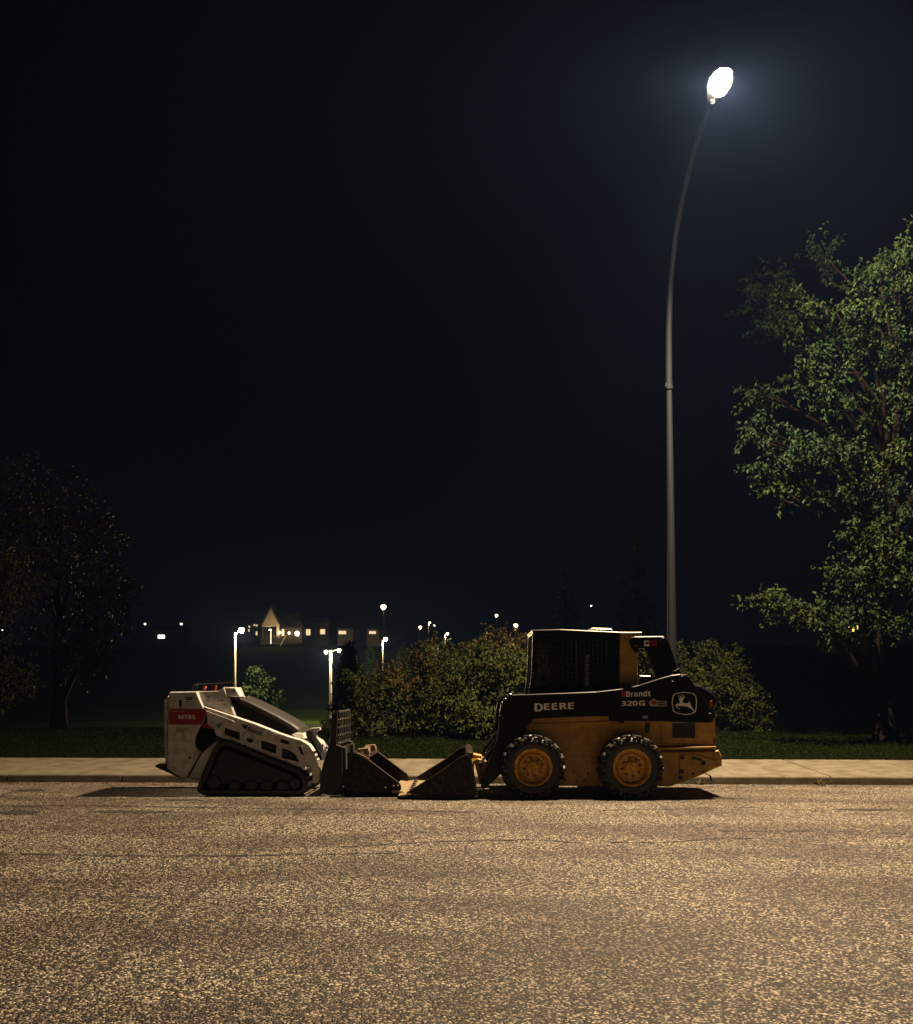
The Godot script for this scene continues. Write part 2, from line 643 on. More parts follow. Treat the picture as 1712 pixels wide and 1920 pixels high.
# blobs: [centre, radii, clusters]; each cluster is a twig with leaves along it
func foliage(called: String, parent: Node3D, blobs: Array, per: int, size: float, palette: Array, sd: int, twig := 0.28, droop := 0.25) -> MeshInstance3D:
	rng.seed = sd
	var pos := PackedVector3Array()
	var nor := PackedVector3Array()
	var col := PackedColorArray()
	for b in blobs:
		var c: Vector3 = b[0]
		var r: Vector3 = b[1]
		var tint: Color = palette[rng.randi() % palette.size()] if b.size() < 4 else b[3]
		for k in b[2]:
			var d := rand_dir()
			var rr := pow(rng.randf(), 0.45)
			var at := c + d * r * rr
			var out := (d * 0.8 + rand_dir() * 0.7 + Vector3(0, 0.15 - droop, 0)).normalized()
			var base: Color = tint.lerp(palette[rng.randi() % palette.size()], rng.randf() * 0.7)
			var len := twig * rng.randf_range(0.6, 1.3)
			for i in per:
				var p := at + out * len * (float(i) / per - 0.3) + rand_dir() * size * 0.5
				var ld := (out * 0.4 + rand_dir() + Vector3(0, -droop, 0)).normalized()
				var s := size * rng.randf_range(0.65, 1.2)
				var v := rng.randf_range(0.7, 1.25)
				leaf(pos, nor, col, p, ld, (Vector3.UP + rand_dir() * 0.8).normalized(), s, s * rng.randf_range(0.5, 0.75), Color(base.r * v, base.g * v, base.b * v))
	return leaf_mesh(called, parent, pos, nor, col)


func leaf_mesh(called: String, parent: Node3D, pos: PackedVector3Array, nor: PackedVector3Array, col: PackedColorArray) -> MeshInstance3D:
	var arr := []
	arr.resize(Mesh.ARRAY_MAX)
	arr[Mesh.ARRAY_VERTEX] = pos
	arr[Mesh.ARRAY_NORMAL] = nor
	arr[Mesh.ARRAY_COLOR] = col
	var am := ArrayMesh.new()
	am.add_surface_from_arrays(Mesh.PRIMITIVE_TRIANGLES, arr)
	var o := MeshInstance3D.new()
	o.name = called
	o.mesh = am
	o.material_override = M.leaf
	parent.add_child(o, true)
	o.position = -parent.position
	return o


func trunk_with_limbs(parent: Node3D, base: Vector3, top: Vector3, r: float, blobs: Array, sd: int) -> void:
	rng.seed = sd
	var st := S()
	var pts := []
	var rad := []
	for i in 9:
		var t := i / 8.0
		pts.append(base.lerp(top, t) + Vector3(rng.randf_range(-1, 1), 0, rng.randf_range(-1, 1)) * r * 0.5 * (1 if i > 0 else 0))
		rad.append(lerpf(r, r * 0.15, t) * (1.35 if i == 0 else 1.0))
	tube(st, pts, rad, 9)
	for b in blobs:
		var c: Vector3 = b[0]
		var t := clampf(((c.y - base.y) / maxf(top.y - base.y, 0.1)) - 0.22, 0.08, 0.9)
		var ti := t * 8.0
		var s: Vector3 = pts[int(ti)].lerp(pts[mini(int(ti) + 1, 8)], ti - int(ti))
		var mid := s.lerp(c, 0.5) + Vector3(0, 0.12 * s.distance_to(c), 0)
		var rr := lerpf(r, r * 0.2, t) * 0.55
		tube(st, [s, mid, c], [rr, rr * 0.6, rr * 0.25], 6)
		for k in 4:
			var e: Vector3 = c + rand_dir() * b[1] * 0.8
			tube(st, [mid.lerp(c, 0.6), (mid + e) / 2 + Vector3(0, 0.05, 0), e], [rr * 0.35, rr * 0.22, rr * 0.08], 4)
	obj("trunk", st, M.bark, parent)


func build_plants() -> void:
	var green := [Color(0.015, 0.036, 0.013), Color(0.02, 0.04, 0.012), Color(0.03, 0.046, 0.011), Color(0.012, 0.028, 0.013)]
	var mixed := [Color(0.04, 0.06, 0.014), Color(0.055, 0.066, 0.014), Color(0.054, 0.054, 0.015), Color(0.034, 0.05, 0.016), Color(0.06, 0.07, 0.015)]
	var rusty := Color(0.075, 0.045, 0.018)
	# the big broadleaf tree at the right
	var base := Vector3(P(1660, 1370, 16.6).x, ground_y(8, 16.6) - 0.02, -16.6)
	var t := thing("broadleaf_tree", "tall broadleaf tree with lamplit green leaves beside the pavement", "tree", base)
	var blobs := []
	for b in [[1650, 520, 15.6, 0.75, 62, 1], [1600, 590, 15.3, 0.6, 50, 1], [1690, 480, 15.8, 0.6, 44, 1], [1545, 480, 16.3, 0.45, 26, 0], [1450, 520, 15.9, 0.42, 26, 0], [1440, 565, 15.6, 0.45, 34, 0], [1500, 585, 15.3, 0.45, 36, 0], [1450, 620, 15.5, 0.4, 28, 0], [1560, 665, 15.2, 0.55, 44, 0], [1640, 640, 15.6, 0.6, 40, 0], [1500, 700, 15.4, 0.4, 26, 0], [1560, 730, 15.2, 0.55, 46, 0], [1430, 735, 15.7, 0.42, 28, 0], [1640, 760, 15.6, 0.65, 40, 0], [1700, 700, 15.8, 0.6, 34, 0], [1420, 810, 15.5, 0.42, 34, 0], [1500, 835, 15.1, 0.55, 58, 0], [1560, 850, 15.2, 0.5, 50, 0], [1440, 870, 15.5, 0.5, 44, 0], [1470, 920, 15.5, 0.4, 26, 0], [1640, 870, 15.4, 0.6, 46, 0], [1560, 930, 15.4, 0.45, 30, 0], [1680, 940, 15.4, 0.6, 52, 0], [1620, 990, 15.3, 0.5, 42, 0], [1650, 1030, 15.2, 0.5, 44, 0], [1590, 1080, 15.3, 0.5, 40, 0], [1690, 1080, 15.3, 0.6, 44, 0], [1430, 1120, 15.5, 0.3, 18, 0], [1470, 1135, 15.4, 0.4, 30, 0], [1530, 1150, 15.2, 0.45, 40, 0], [1600, 1140, 15.2, 0.45, 36, 0], [1560, 1180, 15.3, 0.35, 24, 0], [1660, 1170, 15.4, 0.45, 26, 0], [1760, 560, 15.8, 1.0, 60, 0], [1790, 800, 15.8, 1.1, 70, 0], [1780, 1040, 15.8, 1.0, 60, 0], [1720, 640, 17.2, 1.2, 60, 0], [1640, 820, 17.4, 1.3, 70, 0], [1700, 1020, 17.4, 1.2, 60, 0], [1850, 700, 16.8, 1.1, 50, 0], [1860, 950, 16.8, 1.1, 50, 0]]:
		var c := P(b[0], b[1], b[2])
		var e := [c, Vector3(1, 0.5, 1) * float(b[3]), int(b[4] * 0.66)]
		blobs.append(e)
	trunk_with_limbs(t, base, P(1680, 520, 16.4), 0.17, blobs, 11)
	foliage("crown", t, blobs, 15, 0.082, green, 12, 0.4, 0.3)
	# dim trees at the left
	base = Vector3(P(110, 1330, 24).x, ground_y(-10, 24) - 0.02, -24)
	t = thing("broadleaf_tree", "dim tree with drooping brownish foliage behind the lawn beside the white loader", "tree", base)
	blobs = []
	for b in [[50, 920, 24, 0.9], [120, 960, 24, 1.1], [190, 1000, 24, 0.8], [150, 1060, 23.5, 1.2], [215, 1100, 23.5, 0.6], [80, 1100, 24, 1.2], [190, 1160, 23.5, 0.8], [140, 1200, 24, 0.9], [170, 1230, 24, 0.6], [60, 1010, 24.5, 1.3], [0, 980, 24.5, 1.2]]:
		blobs.append([P(b[0], b[1], b[2]), Vector3(1, 1.1, 1) * float(b[3]), 75])
	trunk_with_limbs(t, base, P(110, 960, 24), 0.2, blobs, 15)
	foliage("crown", t, blobs, 12, 0.12, [Color(0.05, 0.036, 0.014), Color(0.045, 0.04, 0.014), Color(0.052, 0.036, 0.014)], 16, 0.45, 0.6)
	base = Vector3(P(-30, 1330, 21).x, ground_y(-10, 21) - 0.02, -21)
	t = thing("broadleaf_tree", "dim low tree beside the drooping brownish tree on the dark lawn", "tree", base)
	blobs = []
	for b in [[0, 1130, 21, 0.8], [20, 1080, 21, 0.6], [-60, 1060, 21, 1.0], [-40, 1180, 21, 0.8], [25, 1270, 20.5, 0.6], [-20, 1290, 20.5, 0.6]]:
		blobs.append([P(b[0], b[1], b[2]), Vector3(1, 0.8, 1) * float(b[3]), 70])
	trunk_with_limbs(t, base, P(-30, 1080, 21), 0.14, blobs, 17)
	foliage("crown", t, blobs, 12, 0.1, [Color(0.045, 0.04, 0.014), Color(0.04, 0.045, 0.014)], 18, 0.4, 0.5)
	# shrubs behind the loaders: [px, top row, distance, half width m, palette id, label]
	var shrubs := [
		[690, 1262, 17.6, 0.62, 0, "low olive green shrub nearest the fork frame of the white loader"],
		[760, 1250, 17.9, 0.75, 1, "rust tinged shrub between the olive shrub and the tall one"],
		[815, 1205, 18.3, 0.55, 2, "reddish brown shrub with thin upright tips above its neighbours"],
		[850, 1225, 17.7, 0.8, 3, "broad olive brown shrub in the middle of the shrub row"],
		[905, 1182, 18.1, 0.75, 1, "tallest shrub with red tipped shoots in the shrub row"],
		[955, 1205, 17.6, 0.8, 4, "olive green shrub beside the black cab of the yellow loader"],
		[985, 1190, 18.4, 0.7, 2, "reddish shrub partly behind the black cab of the yellow loader"],
		[905, 1318, 16.9, 0.45, 4, "low olive shrub growing in front of the tall shrubs"],
		[1340, 1212, 19.6, 0.7, 5, "dim olive shrub beside the rear of the yellow loader"],
		[1395, 1285, 19.4, 0.5, 6, "low dim green shrub at the end of the row beside the dark lawn"],
		[1245, 1215, 19.8, 0.75, 5, "dim olive shrub behind the yellow loader's lift arm"],
	]
	var i := 0
	for s in shrubs:
		var d: float = s[2]
		var top := P(s[0], s[1], d)
		var gy := ground_y(top.x, d)
		t = thing("shrub", s[5], "shrub", Vector3(top.x, gy - 0.02, -d), "shrubs behind the pavement")
		var hw: float = s[3]
		var hgt := top.y - gy
		var pal: Array = mixed
		blobs = []
		rng.seed = 300 + i
		var nb := int(9 * hgt * hw) + 5
		for k in nb:
			var a := TAU * k / nb * 2.4
			var hh := rng.randf_range(0.12, 0.8) * hgt
			var wide := hw * (1.0 - 0.45 * absf(hh / hgt - 0.42))
			var c := Vector3(top.x + cos(a) * wide * 0.62, gy + hh, -d + sin(a) * wide * 0.6)
			var e := [c, Vector3(0.36, 0.3, 0.36) * rng.randf_range(0.8, 1.25) * sqrt(hw / 0.6), 26]
			if s[4] == 2 and rng.randf() < 0.45 or s[4] == 1 and hh > 0.68 * hgt:
				e.append(rusty)
			elif s[4] == 3 and rng.randf() < 0.15:
				e.append(rusty)
			blobs.append(e)
		# upright shoots at the top
		for k in 11:
			var c := Vector3(top.x + rng.randf_range(-0.75, 0.75) * hw, top.y - rng.randf_range(-0.04, 0.42), -d + rng.randf_range(-0.3, 0.3))
			blobs.append([c, Vector3(0.1, 0.2, 0.1), 7, rusty if s[4] in [1, 2] else pal[0]])
		var st := S()
		for k in 9:
			var a := TAU * k / 9
			var bl: Array = blobs[(k * 2) % blobs.size()]
			tube(st, [Vector3(top.x + cos(a) * 0.08, gy - 0.05, -d + sin(a) * 0.08), Vector3(top.x + cos(a) * hw * 0.3, gy + hgt * 0.35, -d + sin(a) * hw * 0.3), bl[0]], [0.022, 0.016, 0.006], 5)
		obj("stems", st, M.bark, t)
		foliage("foliage", t, blobs, 9, 0.072, pal, 320 + i, 0.2, 0.1)
		i += 1
	# lit young tree by the path lamp
	base = Vector3(P(489, 1345, 36.3).x, ground_y(-7, 36.3) - 0.02, -36.3)
	t = thing("young_tree", "small bright green tree lit by the path lamp behind the white loader", "tree", base)
	blobs = []
	for b in [[482, 1268, 0.3], [492, 1285, 0.42], [475, 1300, 0.45], [500, 1300, 0.5], [512, 1315, 0.4], [490, 1325, 0.5], [470, 1330, 0.4], [515, 1332, 0.35], [500, 1345, 0.5], [478, 1260, 0.18]]:
		blobs.append([P(b[0], b[1], 36.3), Vector3(1, 0.9, 1) * float(b[2]), int(60 * b[2]) + 6])
	trunk_with_limbs(t, base, P(484, 1275, 36.3), 0.05, blobs, 31)
	foliage("crown", t, blobs, 10, 0.13, green, 32, 0.3, 0.2)
	# small trees catching light of the far path lamp
	var kk := 0
	for s in [[693, 1222, 1262, 62.0, 0.45, "slim young tree between the spruce and the short path lamp above the shrubs"], [755, 1220, 1270, 62.0, 0.9, "round green young tree showing above the shrub row by the far path lamp"], [811, 1178, 1230, 110.0, 1.2, "small lit tree far up the slope between distant lamps"], [843, 1205, 1240, 100.0, 0.9, "little bush like tree beside the distant lit pole"]]:
		var d: float = s[3]
		var top := P(s[0], s[1], d)
		base = Vector3(top.x, ground_y(top.x, d) - 0.02, -d)
		t = thing("young_tree", s[5], "tree", base)
		blobs = []
		rng.seed = 60 + kk
		var low := P(s[0], s[2], d)
		for k in 9:
			var f := k / 8.0
			blobs.append([top.lerp(low, f) + Vector3(rng.randf_range(-1, 1) * s[4] * f, 0, 0), Vector3(0.35, 0.5, 0.35) * float(s[4]) * (0.5 + f), 26])
		trunk_with_limbs(t, base, top, 0.06, blobs, 70 + kk)
		foliage("crown", t, blobs, 9, 0.2, green, 80 + kk, 0.4, 0.2)
		kk += 1
	# spruces: dark cones of drooping boughs
	spruce(655, 1200, 26.0, 1.5, "thin dark spruce at the end of the shrub row by the fork frame", 91)
	spruce(1195, 985, 27.0, 2.6, "tall dark spruce behind the yellow loader's cab", 92)
	spruce(1060, 1060, 30.0, 2.3, "dark spruce rising behind the shrub row beside the cab", 93)


func spruce(px: float, py: float, d: float, w: float, label: String, sd: int) -> void:
	var top := P(px, py, d)
	var base := Vector3(top.x, ground_y(top.x, d) - 0.02, -d)
	var t := thing("spruce_tree", label, "tree", base)
	var st := S()
	tube(st, [base, top], [0.13, 0.015], 8)
	rng.seed = sd
	var pos := PackedVector3Array()
	var nor := PackedVector3Array()
	var col := PackedColorArray()
	var h := top.y - base.y
	var n := 90
	for k in n:
		var f := pow((k + 0.5) / n, 0.8)
		var a := k * 2.4 + rng.randf() * 0.5
		var at := top - Vector3(0, f * h * 0.93, 0)
		var l := w * f * rng.randf_range(0.6, 1.05) * 0.55 + 0.1
		var dir := Vector3(cos(a), -0.28, sin(a)).normalized()
		tube(st, [at, at + dir * l], [0.02, 0.004], 4, false)
		var m := int(l * 26) + 4
		for i in m:
			var p := at + dir * l * (i + 1.0) / m
			for q in 3:
				var ld := (dir * 0.7 + rand_dir() * 0.9 + Vector3(0, -0.25, 0)).normalized()
				var v := rng.randf_range(0.6, 1.2)
				leaf(pos, nor, col, p, ld, Vector3.UP, 0.2, 0.035, Color(0.02 * v, 0.032 * v, 0.017 * v))
	obj("trunk", st, M.bark, t)
	leaf_mesh("needles", t, pos, nor, col)


func build_grass() -> void:
	rng.seed = 900
	var st := S()
	for k in 6:
		var a := TAU * k / 6 + rng.randf()
		var b := Vector3(cos(a), 0, sin(a)) * rng.randf_range(0.0, 0.035)
		var s := Vector3(-sin(a), 0, cos(a)) * 0.0028
		var tip := b * 2.0 + Vector3(cos(a) * 0.02, rng.randf_range(0.03, 0.055), sin(a) * 0.02)
		var mid := b * 1.3 + Vector3(0, tip.y * 0.55, 0)
		quad(st, b - s, b + s, mid + s, mid - s, Vector3(cos(a), 0.6, sin(a)))
		tri(st, mid - s, mid + s, tip, Vector3(cos(a), 0.6, sin(a)))
	var mm := MultiMesh.new()
	mm.transform_format = MultiMesh.TRANSFORM_3D
	mm.use_colors = true
	mm.mesh = st.commit()
	var n := 62000
	mm.instance_count = n
	for i in n:
		var d := 13.54 + pow(rng.randf(), 1.5) * 9.0
		var x := rng.randf_range(-0.56, 0.62) * d * 1.02
		var s := rng.randf_range(0.6, 1.3)
		mm.set_instance_transform(i, Transform3D(Basis(Vector3.UP, rng.randf() * TAU).scaled(Vector3(s, s, s)), Vector3(x, ground_y(x, d) - 0.004, -d)))
		var v := rng.randf_range(0.6, 1.2)
		mm.set_instance_color(i, Color(0.009 * v, 0.016 * v, 0.003 * v) if rng.randf() < 0.85 else Color(0.016 * v, 0.014 * v, 0.005 * v))
	var o := MultiMeshInstance3D.new()
	o.name = "grass"
	o.multimesh = mm
	o.material_override = M.grass_blade
	o.set_meta("kind", "stuff")
	o.set_meta("label", "short mown grass behind the pavement")
	o.set_meta("category", "grass")
	add_child(o)


# ---------- lettering ----------
func text(parent: Node3D, called: String, words: String, px: float, py: float, d: float, hpx: float, m: Material, wpx := 0.0, tilt := 0.0, bold := true, out := 0.003) -> void:
	var f := SystemFont.new()
	f.font_names = PackedStringArray(["Droid Sans"])
	f.font_weight = 700 if bold else 400
	var tm := TextMesh.new()
	tm.text = words
	tm.font = f
	tm.font_size = 64
	tm.depth = 0.004
	tm.curve_step = 2.0
	var unit := hpx * d / F            # cap height in metres
	tm.pixel_size = unit / (64.0 * 0.715)
	var o := MeshInstance3D.new()
	o.name = called
	o.mesh = tm
	o.material_override = m
	parent.add_child(o, true)
	var p := P(px, py, d)
	var s := 1.0
	if wpx > 0:
		s = (wpx * d / F) / maxf(tm.get_aabb().size.x, 0.001)
	var c := tm.get_aabb().get_center()
	var b := Basis(Vector3(0, 0, 1), deg_to_rad(tilt)) * Basis.from_scale(Vector3(s, 1, 1))
	o.transform = Transform3D(b, p + Vector3(0, 0, out) - b * Vector3(c.x, c.y, 0) - parent.position)


# ---------- the yellow wheeled loader ----------
func wheel(parent: Node3D, c: Vector3, near: bool) -> void:
	var R := 0.345
	var w := Node3D.new()
	w.name = "wheel"
	parent.add_child(w, true)
	w.position = c - parent.position
	if not near:
		w.rotation.y = PI
	var st := S()
	var W := 0.27   # the tyre's outer face is at z = 0
	lathe(st, Vector3.ZERO, [Vector2(0.212, -0.03), Vector2(0.222, -0.006), Vector2(0.245, 0.0), Vector2(0.285, -0.002), Vector2(0.312, -0.016), Vector2(0.326, -0.04), Vector2(0.33, -0.08), Vector2(0.332, -W / 2), Vector2(0.33, -W + 0.08), Vector2(0.326, -W + 0.04), Vector2(0.285, -W), Vector2(0.21, -W + 0.01)], 48)
	for r in [0.262, 0.296]:
		lathe(st, Vector3.ZERO, [Vector2(r - 0.004, -0.004), Vector2(r, 0.004), Vector2(r + 0.004, -0.004)], 48)
	for k in 18:
		for s in [0, 1]:
			var a: float = TAU * (k + 0.5 * s) / 18
			var b := Basis(Vector3(0, 0, 1), a)
			var z: float = -0.063 if s == 0 else -W + 0.063
			var skew := Basis(Vector3(1, 0, 0), 0.5 if s == 0 else -0.5)
			box(st, b * Vector3(R - 0.008, 0, z), Vector3(0.05, 0.05, 0.14), b * skew, 0.009)
			# shoulder foot of the lug
			box(st, b * Vector3(R - 0.03, 0.03 if s == 0 else -0.03, -0.012 if s == 0 else -W + 0.012), Vector3(0.05, 0.04, 0.026), b, 0.006)
	var ty := obj("tyre", st, M.rubber, w)
	ty.position = Vector3.ZERO
	st = S()
	lathe(st, Vector3.ZERO, [Vector2(0.0, -0.028), Vector2(0.052, -0.03), Vector2(0.066, -0.036), Vector2(0.07, -0.05), Vector2(0.072, -0.066), Vector2(0.13, -0.068), Vector2(0.142, -0.06), Vector2(0.15, -0.06), Vector2(0.158, -0.078), Vector2(0.17, -0.078), Vector2(0.182, -0.03), Vector2(0.196, -0.012), Vector2(0.208, -0.008), Vector2(0.216, -0.014), Vector2(0.214, -0.05)], 48)
	var rim := obj("rim", st, M.rim_paint, w)
	rim.position = Vector3.ZERO
	for k in 8:
		var a := TAU * (k + 0.25) / 8
		st = S()
		lathe(st, Vector3(cos(a) * 0.1, sin(a) * 0.1, -0.052), [Vector2(0, 0), Vector2(0.012, 0), Vector2(0.014, -0.003), Vector2(0.014, -0.02)], 6)
		var nut := obj("wheel_nut", st, M.black_steel, w)
		nut.position = Vector3.ZERO


func build_wheeled_loader() -> void:
	var org := Vector3(P(1090, 1497, 10).x, 0.0, -10.0)
	var t := thing("skid_steer_loader", "yellow and black wheeled skid steer loader with cab parked at the kerb", "loader", org)
	t.rotation.x = -0.0245
	t.rotation.y = 0.022
	# wheels
	for w in [[1000.0, 1437.0], [1186.5, 1440.0]]:
		var p := P(w[0], w[1], 10.0)
		wheel(t, Vector3(p.x, 0.355, -10.0), true)
		wheel(t, Vector3(p.x, 0.355, -11.5), false)
	# lower body
	var n := 10.32
	var f := 11.18
	obj("chassis", pslab([952, 1402, 985, 1366, 1002, 1345, 1172, 1338, 1176, 1349, 1240, 1349, 1243, 1405, 1243, 1473, 962, 1472, 948, 1440], n, f, 0.01), M.yellow_paint, t)
	obj("side_rib", pslab([992, 1356, 1168, 1350, 1168, 1358, 986, 1368], n - 0.014, n + 0.01, 0.005), M.yellow_paint, t)
	obj("side_panel", pslab([1063, 1415, 1102, 1415, 1106, 1468, 1060, 1468], n - 0.006, n + 0.01, 0.004), M.yellow_paint, t)
	for b in [[1077, 1445], [1104, 1449], [1082, 1463], [1097, 1463], [1122, 1464], [1126, 1352], [1060, 1462]]:
		var p := P(b[0], b[1], n)
		obj("bolt", disc(p + Vector3(0, 0, 0.009), 0.012, 0.02, 8), M.black_steel, t)
	# rear body, ledge and tail
	obj("rear_body", pslab([1240, 1345, 1345, 1345, 1345, 1398, 1240, 1400], n, f, 0.012), M.yellow_paint, t)
	obj("rear_ledge", pslab([1236, 1401, 1346, 1399, 1346, 1404, 1236, 1406], n - 0.06, f + 0.06, 0.004), M.yellow_paint, t)
	obj("side_grille", pslab([1264, 1354, 1307, 1354, 1307, 1383, 1264, 1383], n - 0.008, n + 0.01, 0.003), M.dark_plastic, t)
	for k in 6:
		var y := 1357.0 + k * 4.6
		obj("grille_slat", pslab([1266, y, 1305, y, 1305, y + 2, 1266, y + 2], n - 0.016, n - 0.006, 0.002), M.dark_plastic, t)
	obj("vent_slot", pslab([1212, 1354, 1221, 1354, 1221, 1373, 1212, 1373], n - 0.008, n + 0.01, 0.003), M.dark_plastic, t)
	obj("tail", pslab([1240, 1409, 1350, 1408, 1356, 1418, 1356, 1432, 1350, 1438, 1315, 1454, 1274, 1469, 1259, 1474, 1240, 1474], n - 0.02, f + 0.02, 0.012), M.yellow_paint, t)
	obj("tail_plate", pslab([1277, 1417, 1300, 1412, 1345, 1424, 1345, 1432, 1316, 1448, 1282, 1460, 1277, 1450], n - 0.036, n - 0.018, 0.005), M.yellow_paint, t)
	for b in [[1282, 1420, 4], [1321, 1430, 4.5], [1302, 1450, 2], [1321, 1446, 2]]:
		obj("bolt", disc(P(b[0], b[1], n - 0.036) + Vector3(0, 0, 0.012), b[2] * 0.006, 0.03, 10), M.black_steel, t)
	obj("tie_slot", pslab([1301, 1417, 1318, 1422, 1318, 1427, 1301, 1423], n - 0.042, n - 0.03, 0.002), M.dark_plastic, t)
	obj("tie_bracket", pslab([1277, 1443, 1285, 1443, 1285, 1450, 1277, 1450], n - 0.055, n - 0.03, 0.004), M.dark_plastic, t)
	obj("tie_bracket", pslab([1276, 1455, 1283, 1455, 1283, 1461, 1276, 1461], n - 0.055, n - 0.03, 0.004), M.dark_plastic, t)
	obj("bumper_cap", pslab([1340, 1408, 1351, 1406, 1357, 1418, 1357, 1436, 1349, 1438, 1345, 1425], n - 0.05, f + 0.05, 0.01), M.yellow_paint, t)
	obj("bumper_mark", pslab([1341, 1382, 1345, 1382, 1345, 1397, 1341, 1397], n - 0.006, n + 0.01, 0.002), M.red_decal, t)
	# engine hood behind the arms
	obj("engine_hood", pslab([1180, 1300, 1203, 1268, 1234, 1268, 1290, 1274, 1320, 1283, 1342, 1296, 1351, 1307, 1352, 1314, 1345, 1330, 1344, 1348, 1180, 1348], n + 0.05, f - 0.05, 0.03), M.black_paint, t)
	obj("hood_bar", pslab([1203, 1265, 1234, 1267, 1233, 1272, 1203, 1271], n + 0.02, f - 0.02, 0.004), M.chrome, t)
	obj("tail_light", pslab([1333, 1314, 1339, 1312, 1341, 1322, 1336, 1326], n + 0.035, n + 0.08, 0.004), M.amber_lens, t)
	# cab
	var c0 := 10.38
	var c1 := 11.12
	var cab := Node3D.new()
	cab.name = "cab"
	t.add_child(cab, true)
	cab.position = -t.position
	var parts := [
		["roof", [1000, 1179.5, 1052, 1178, 1165, 1183, 1165, 1191, 1001, 1188], c0 - 0.03, c1 + 0.03],
		["rear_wall", [1156, 1190, 1165, 1190, 1165, 1302, 1156, 1302], c0, c1],
		["front_post", [1001, 1187, 1010, 1187, 1006, 1265, 1003, 1304, 993, 1304, 998, 1265], c0, c0 + 0.05],
		["front_post", [1001, 1187, 1010, 1187, 1006, 1265, 1003, 1304, 993, 1304, 998, 1265], c1 - 0.05, c1],
		["middle_post", [1084, 1188, 1098, 1188, 1098, 1300, 1084, 1300], c0 + 0.005, c0 + 0.045],
		["rear_post", [1141, 1189, 1156, 1189, 1156, 1302, 1141, 1302], c0, c0 + 0.05],
		["rear_post", [1141, 1189, 1156, 1189, 1156, 1302, 1141, 1302], c1 - 0.05, c1],
		["side_sill", [994, 1288, 1156, 1286, 1156, 1304, 994, 1306], c0 + 0.003, c0 + 0.05],
		["side_sill", [994, 1288, 1156, 1286, 1156, 1304, 994, 1306], c1 - 0.05, c1 - 0.003],
		["header", [1003, 1188, 1156, 1190, 1156, 1199, 1003, 1197], c0 + 0.003, c0 + 0.05],
		["header", [1003, 1188, 1156, 1190, 1156, 1199, 1003, 1197], c1 - 0.05, c1 - 0.003],
		["seat_back", [1112, 1225, 1128, 1222, 1138, 1300, 1108, 1300], 10.5, 11.0],
		["seat_base", [1075, 1288, 1115, 1286, 1115, 1304, 1075, 1304], 10.5, 11.0],
	]
	for p in parts:
		var o := obj(p[0], pslab(p[1], p[2], p[3], 0.008, c0), M.black_paint if not String(p[0]).begins_with("seat") else M.print_black, cab)
		o.position = Vector3.ZERO
	for d in [c0 + 0.02, c1 - 0.026]:
		var o := obj("side_window", pslab([1005, 1196, 1145, 1198, 1145, 1288, 1000, 1290], d, d + 0.006, 0.0, c0), M.tinted_glass, cab)
		o.position = Vector3.ZERO
		var st := S()
		for k in 17:
			var x := 1008.0 + k * 8.2
			slab(st, pp([x, 1196, x + 1.3, 1196, x + 1.3, 1292, x, 1292], c0), d - 0.012, d - 0.006, 0.0)
		for k in 11:
			var y := 1200.0 + k * 8.4
			slab(st, pp([1002, y, 1146, y, 1146, y + 1.3, 1002, y + 1.3], c0), d - 0.0135, d - 0.0065, 0.0)
		o = obj("window_screen", st, M.black_steel, cab)
		o.position = Vector3.ZERO
	var fw := obj("front_door", pslab([1003, 1188, 1006, 1188, 1000, 1302, 996, 1302], c0 + 0.052, c1 - 0.052, 0.0), M.matt_black, cab)
	fw.position = Vector3.ZERO
	for b in [[1000.5, 1179.5], [1000.5, 1188], [1001, 1258], [1001.5, 1266]]:
		obj("hinge_bolt", disc(P(b[0], b[1], c0) + Vector3(0, 0, 0.03), 0.01, 0.05, 8), M.chrome, t)
	# beacon bar on the roof
	var bar := S()
	slab(bar, pp([1111, 1176.5, 1114, 1174.5, 1149, 1175.5, 1152, 1177.5, 1152.5, 1183, 1110, 1181.5], 10.6), 10.6, 10.85, 0.01)
	obj("beacon_bar", bar, M.print_white, t)
	for k in 5:
		var x := 1117.0 + k * 7.4
		obj("beacon_lens", pslab([x, 1177.5, x + 4, 1177.5, x + 4, 1180.5, x, 1180.5], 10.594, 10.61, 0.001), M.dark_plastic, t)
	# yellow column behind the cab, its cap and far twin
	for d in [[10.37, 10.47], [11.03, 11.13]]:
		obj("rear_column", pslab([1165, 1183, 1207, 1183, 1207, 1193, 1199, 1200, 1199, 1286, 1165, 1292], d[0], d[1], 0.008, 10.37), M.yellow_paint, t)
	obj("column_brace", pslab([1166, 1184, 1206, 1184, 1206, 1191, 1166, 1191], 10.475, 11.025, 0.004), M.yellow_paint, t)
	# lift arms
	var arm := [958, 1302, 1060, 1298.5, 1120, 1296, 1165, 1291, 1200, 1284, 1240, 1271, 1262, 1265, 1278, 1263, 1290, 1264, 1297, 1270, 1306, 1284, 1318, 1300, 1332, 1322, 1341, 1334, 1345, 1343, 1342, 1351, 1336, 1355, 1310, 1355, 1250, 1352.5, 1175, 1351, 1172, 1342, 1100, 1342.5, 1000, 1346.5, 986, 1366, 974, 1384, 958, 1402, 952, 1425, 940, 1450, 924, 1466, 907, 1479, 902, 1476, 906, 1462, 914, 1440, 920, 1415, 932, 1390, 936, 1362, 937.5, 1335, 941, 1318, 949, 1308]
	for d in [[10.19, 10.3], [11.2, 11.31]]:
		obj("lift_arm", pslab(arm, d[0], d[1], 0.008, 10.19), M.black_paint, t)
	var link := [1183, 1200, 1187, 1193, 1194, 1191.5, 1248, 1191, 1255, 1197, 1260, 1207, 1277, 1262, 1260, 1272, 1234, 1276, 1217, 1222, 1212, 1215, 1200, 1215, 1197, 1224, 1187, 1213]
